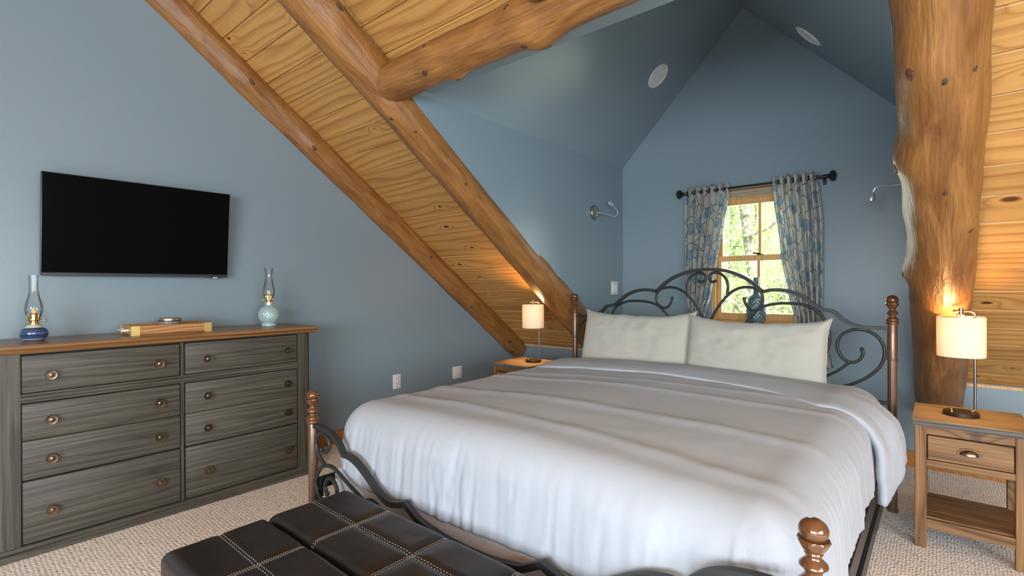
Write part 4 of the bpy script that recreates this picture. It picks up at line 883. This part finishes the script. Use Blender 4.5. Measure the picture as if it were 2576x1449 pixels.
tag(dv, 'rumpled white duvet spread over the bed', 'duvet')
# folded-back band at the head
def band():
    nu, nv = 150, 40; V = []
    cx0, cx1 = X0+0.155, 3.27; oL, oR = 0.30, 0.47
    for i in range(nu):
        a = -oL+(cx1-cx0+oL+oR)*i/(nu-1); u = min(1, max(0, a/(cx1-cx0)))
        over = max(0, a-(cx1-cx0))
        yfold = -1.72+0.09*math.sin(math.pi*u)-0.10*max(0, (u-0.8)/0.2)**2-0.02*fb(a*3, 0, 4)-0.12*over
        yhead = -1.20-0.22*min(1, over/0.2)
        for j in range(nv):
            c = j/(nv-1); y = yfold+(yhead-yfold)*c
            th = 0.042*math.sin(math.pi*min(1, 0.05+c*0.95))**0.42
            sx = -1 if a < 0 else 1; ss = min(1, c/0.55); ss = ss*ss*(3-2*ss)
            ox = max(0, -a)+over*(1.0-0.10*ss)
            R = 0.165 if sx < 0 else 0.20+0.085*ss; arc = R*math.pi/2
            px = cx0+min(max(a, 0), cx1-cx0)
            if ox < arc: t = ox/R; g, h = R*math.sin(t), R*(1-math.cos(t))
            else: g, h = R, R+(ox-arc)*0.97
            z = 0.694+0.028*math.sin(math.pi*u)-h
            nrm = Vector((sx*math.sin(min(ox, arc)/R), 0, math.cos(min(ox, arc)/R)))
            pu = (0.012*fb(a*5, y*7, 9)+0.010*math.sin(y*34+a*7))*min(1, ox*4) if sx > 0 else 0
            q = Vector((px+sx*g, y, z))+nrm*(th+0.006*fb(a*2.5, y*4, 6)+pu+(0.022*min(1, ox*6) if sx > 0 else 0))
            if q.x > 3.55: q.x = 3.55+(q.x-3.55)*0.45
            V.append(tuple(q))
    return V, grid_faces(nu, nv)
bnd = obj('turned_back_fold', band(), 'duvet', None, loc=(2.45, -2.1, 0.67), angle=80); bnd.parent = dv; bnd.location = (0, 0, 0)
bnd.modifiers.new('thick', 'SOLIDIFY').thickness = 0.030

# ------------------------------------------------------------------ pillows
def pillow(cx, cy, cz, w, h, th, lean, rz, label, seed):
    nu, nv = 46, 34; Vf, Vb = [], []
    for i in range(nu):
        for j in range(nv):
            a = -1+2*i/(nu-1); b = -1+2*j/(nv-1)
            ea, eb = 1-abs(a)**2.6, 1-abs(b)**2.6
            t = (max(0, ea)*max(0, eb))**0.42
            pin = 1-0.055*(1-abs(b)**4)*abs(a)**6                      # sides draw in, corners stay out as ears
            pinb = 1-0.050*(1-abs(a)**4)*abs(b)**6
            x, z = a*w/2*pin, b*h/2*pinb
            z -= 0.046*(1-a**4)*(1 if b > 0 else 0)*b*0.75
            wv = 0.010*fb(a*2.2, b*2.2, seed)+0.006*fb(a*5, b*3, seed+3)
            z += 0.008*fb(a*3, b*0.5, seed+6)*abs(b)
            Vf.append((x, -th*(0.42*t)-wv*t-0.003, z)); Vb.append((x, th*(0.42*t)+0.003, z))
    n = nu*nv; F = grid_faces(nu, nv); FB = [tuple(reversed([q+n for q in f])) for f in F]
    rim = [i*nv for i in range(nu)]+[(nu-1)*nv+j for j in range(1, nv)]+[i*nv+nv-1 for i in range(nu-2, -1, -1)]+[j for j in range(nv-2, 0, -1)]
    FR = [(rim[k], rim[(k+1) % len(rim)], rim[(k+1) % len(rim)]+n, rim[k]+n) for k in range(len(rim))]
    m = Matrix.Translation((cx, cy, cz)) @ Matrix.Rotation(rz, 4, 'Z') @ Matrix.Rotation(-lean, 4, 'X')
    o = obj('pillow', xf((Vf+Vb, F+FB+FR), m), 'pillow', loc=(cx, cy, cz-h/2), angle=80)
    # seam along the edge
    P = [m @ Vector((Vf[k][0], 0, Vf[k][2])) for k in rim]
    s = obj('seam', tube(P+[P[0]], 0.0035, 6, False), 'pillow', None, loc=o.location); s.parent = o; s.location = (0, 0, 0)
    return tag(o, label, 'pillow', 'pillows')
pillow(2.010, -1.115, 0.870, 0.865, 0.445, 0.20, math.radians(16), 0.02, 'cream white pillow against the headboard, nearer the sloping boards', 4.0)
pillow(2.815, -1.150, 0.858, 0.835, 0.440, 0.21, math.radians(15), -0.02, 'cream white pillow standing in front of the window', 9.0)

# ------------------------------------------------------------------ ottoman bench
OX0, OX1, OY0, OY1, OZ = 1.845, 3.085, -3.985, -3.335, 0.440
ot = empty('ottoman_bench', ((OX0+OX1)/2, (OY0+OY1)/2, 0)); ob = ((OX0+OX1)/2, (OY0+OY1)/2, 0)
obj('body', loc_rel(box(OX0+0.012, OX1-0.012, OY0+0.012, OY1-0.012, 0.03, OZ-0.075, 0.012, 3), ob), 'leather', ot)
for x in (OX0+0.06, OX1-0.06):
    for y in (OY0+0.06, OY1-0.06): obj('foot', loc_rel(cyl((x, y, 0), 0.022, 0.032, 16, r2=0.028), ob), 'black_iron', ot)
ym = (OY0+OY1)/2
def cushion(y0, y1):
    def hz(x, y):
        sx_ = ((x-OX0)/(OX1-OX0)*4) % 1; sy_ = ((y-y0)/(y1-y0)*2) % 1
        return 0.010*(min(1, 4*sx_*(1-sx_)*2.2)*min(1, 4*sy_*(1-sy_)*2.0))**0.5-0.006+0.0020*fb(x*6, y*6, 3)
    nx_, ny_ = 137, 49; V = []; zb = OZ-0.074; R = 0.032
    for i in range(nx_):
        for j in range(ny_):
            a = i/(nx_-1); b = j/(ny_-1)
            # rounded-box: outer ring of the grid wraps down the sides
            def ed(t, n, lo, hi):
                k = t*(n-1)
                if k < 5: ph = (5-k)/5; return lo+R*(1-math.sin(ph*math.pi/2)), R*(1-math.cos(ph*math.pi/2)), ph
                if k > n-6: ph = (k-(n-6))/5; return hi-R*(1-math.sin(ph*math.pi/2)), R*(1-math.cos(ph*math.pi/2)), ph
                f = (k-5)/(n-11); return lo+R+(hi-lo-2*R)*f, 0, 0
            x, dx, _ = ed(a, nx_, OX0, OX1); y, dy, _ = ed(b, ny_, y0, y1)
            z = OZ-max(dx, dy)
            # pillowing between the seams (four sections, one lengthwise seam)
            z += hz(x, y)
            V.append((x, y, z))
    F = grid_faces(nx_, ny_); n = len(V)
    rim = [i*ny_ for i in range(nx_)]+[(nx_-1)*ny_+j for j in range(1, ny_)]+[i*ny_+ny_-1 for i in range(nx_-2, -1, -1)]+[j for j in range(ny_-2, 0, -1)]
    for k in rim: V.append((V[k][0], V[k][1], zb))
    m_ = len(rim); F += [(rim[k], rim[(k+1) % m_], n+(k+1) % m_, n+k) for k in range(m_)]; F.append(tuple(n+k for k in range(m_)))
    c = obj('cushion', loc_rel((V, F), ob), 'leather', ot, angle=55)
    def top(x, y):
        R_ = 0.032; ex = min(x-OX0, OX1-x); ey = min(y-y0, y1-y); dz_ = max(0, R_-ex, R_-ey); drop = R_-math.sqrt(max(0, R_*R_-dz_*dz_))
        return OZ-drop+hz(x, y)
    # double rows of pale stitching
    def stitch(pts):
        V2, F2 = [], []
        for a, b in zip(pts[::2], pts[1::2]):
            p = tube([a, b], 0.0009, 5); base_ = len(V2); V2 += p[0]; F2 += [tuple(q+base_ for q in f) for f in p[1]]
        return V2, F2
    yc = (y0+y1)/2
    for d_ in (-0.005, 0.005):
        n_ = 170; obj('stitching', loc_rel(stitch([Vector((OX0+0.012+(OX1-OX0-0.024)*k/n_, yc+d_, top(OX0+0.012+(OX1-OX0-0.024)*k/n_, yc+d_)+0.0012)) for k in range(n_)]), ob), 'thread', c)
        for q in range(1, 4):
            x = OX0+(OX1-OX0)*q/4+d_; n_ = 88
            obj('stitching', loc_rel(stitch([Vector((x, y0+0.004+(y1-y0-0.008)*k/n_, top(x, y0+0.004+(y1-y0-0.008)*k/n_)+0.0012)) for k in range(n_)]), ob), 'thread', c)
    obj('seam', loc_rel(join(*[tube([(OX0+(OX1-OX0)*q/4, y0+0.006, OZ-0.020), (OX0+(OX1-OX0)*q/4, y0+0.02, OZ-0.0075), (OX0+(OX1-OX0)*q/4, y0+0.04, OZ-0.0065), (OX0+(OX1-OX0)*q/4, y1-0.04, OZ-0.0065), (OX0+(OX1-OX0)*q/4, y1-0.02, OZ-0.0075), (OX0+(OX1-OX0)*q/4, y1-0.006, OZ-0.020)], 0.0018, 6) for q in (1, 2, 3)], tube([(OX0+0.02, yc, OZ-0.0075), (OX1-0.02, yc, OZ-0.0075)], 0.0018, 6)), ob), 'slot', c)
cushion(OY0, ym-0.0025); cushion(ym+0.0025, OY1)
tag(ot, 'dark brown leather ottoman bench with pale double stitching at the foot of the bed', 'bench')

# ------------------------------------------------------------------ outdoors
gr = obj('ground', box(-30, 30, 0.6, 45, -3.3, -3.0), 'grass', smooth=False); gr['kind'] = 'structure'
def tree(x, y, h, r, nleaf, label, seed, spread=2.2):
    rnd = random.Random(seed); t = empty('tree', (x, y, -3.0))
    P = [(0.10*math.sin(k*1.3+seed), 0.10*math.cos(k*0.9+seed), h*k/8) for k in range(9)]
    obj('trunk', tube(smooth_path(P, 3), lambda i, th: r*(1-0.72*i/24)*(1+0.06*math.cos(3*th+i)), 12), 'bark', t)
    tips = []
    for k in range(16):
        z = h*(0.30+0.68*k/16); a = rnd.random()*6.28; L = spread*(1.15-0.6*k/16)*rnd.uniform(0.7, 1.1)
        p0 = Vector((0.08*math.sin(seed), 0.08*math.cos(seed), z)); d = Vector((math.cos(a), math.sin(a), rnd.uniform(0.1, 0.6)))
        pts = [p0+d*L*q/4+Vector((rnd.uniform(-.12, .12), rnd.uniform(-.12, .12), rnd.uniform(-.1, .15)))*q for q in range(5)]
        obj('branch', tube(smooth_path(pts, 3), lambda i, th: r*0.26*(1-0.8*i/12), 7), 'bark', t); tips += pts[1:]
    V, F = [], []
    for k in range(nleaf):
        c = rnd.choice(tips)+Vector((rnd.gauss(0, 0.42), rnd.gauss(0, 0.42), rnd.gauss(0, 0.34)))
        s = rnd.uniform(0.022, 0.046); u = Vector((rnd.gauss(0, 1), rnd.gauss(0, 1), rnd.gauss(0, 1))).normalized(); w = u.orthogonal().normalized()
        b = len(V); V += [tuple(c-u*s), tuple(c+w*s*0.55), tuple(c+u*s), tuple(c-w*s*0.55)]; F.append((b, b+1, b+2, b+3))
    f = obj('foliage', (V, F), 'leaf', t, smooth=False); f['kind'] = 'stuff'
    tag(t, label, 'tree', 'trees outside the window')
tree(1.05, 5.2, 8.6, 0.17, 15000, 'pale trunked tree in spring leaf nearest the window panes', 3)
tree(-0.4, 9.0, 9.5, 0.20, 15000, 'leafy tree further back outside the upper panes', 8, 2.8)
tree(2.9, 9.5, 9.0, 0.20, 15000, 'leafy tree seen through the right window panes', 14, 2.8)
tree(0.6, 14.0, 10.5, 0.24, 15000, 'hazy green tree farthest from the window', 22, 3.4)
tree(-3.2, 13.5, 10.0, 0.22, 12000, 'leafy tree at the far left outside the window', 29, 3.2)
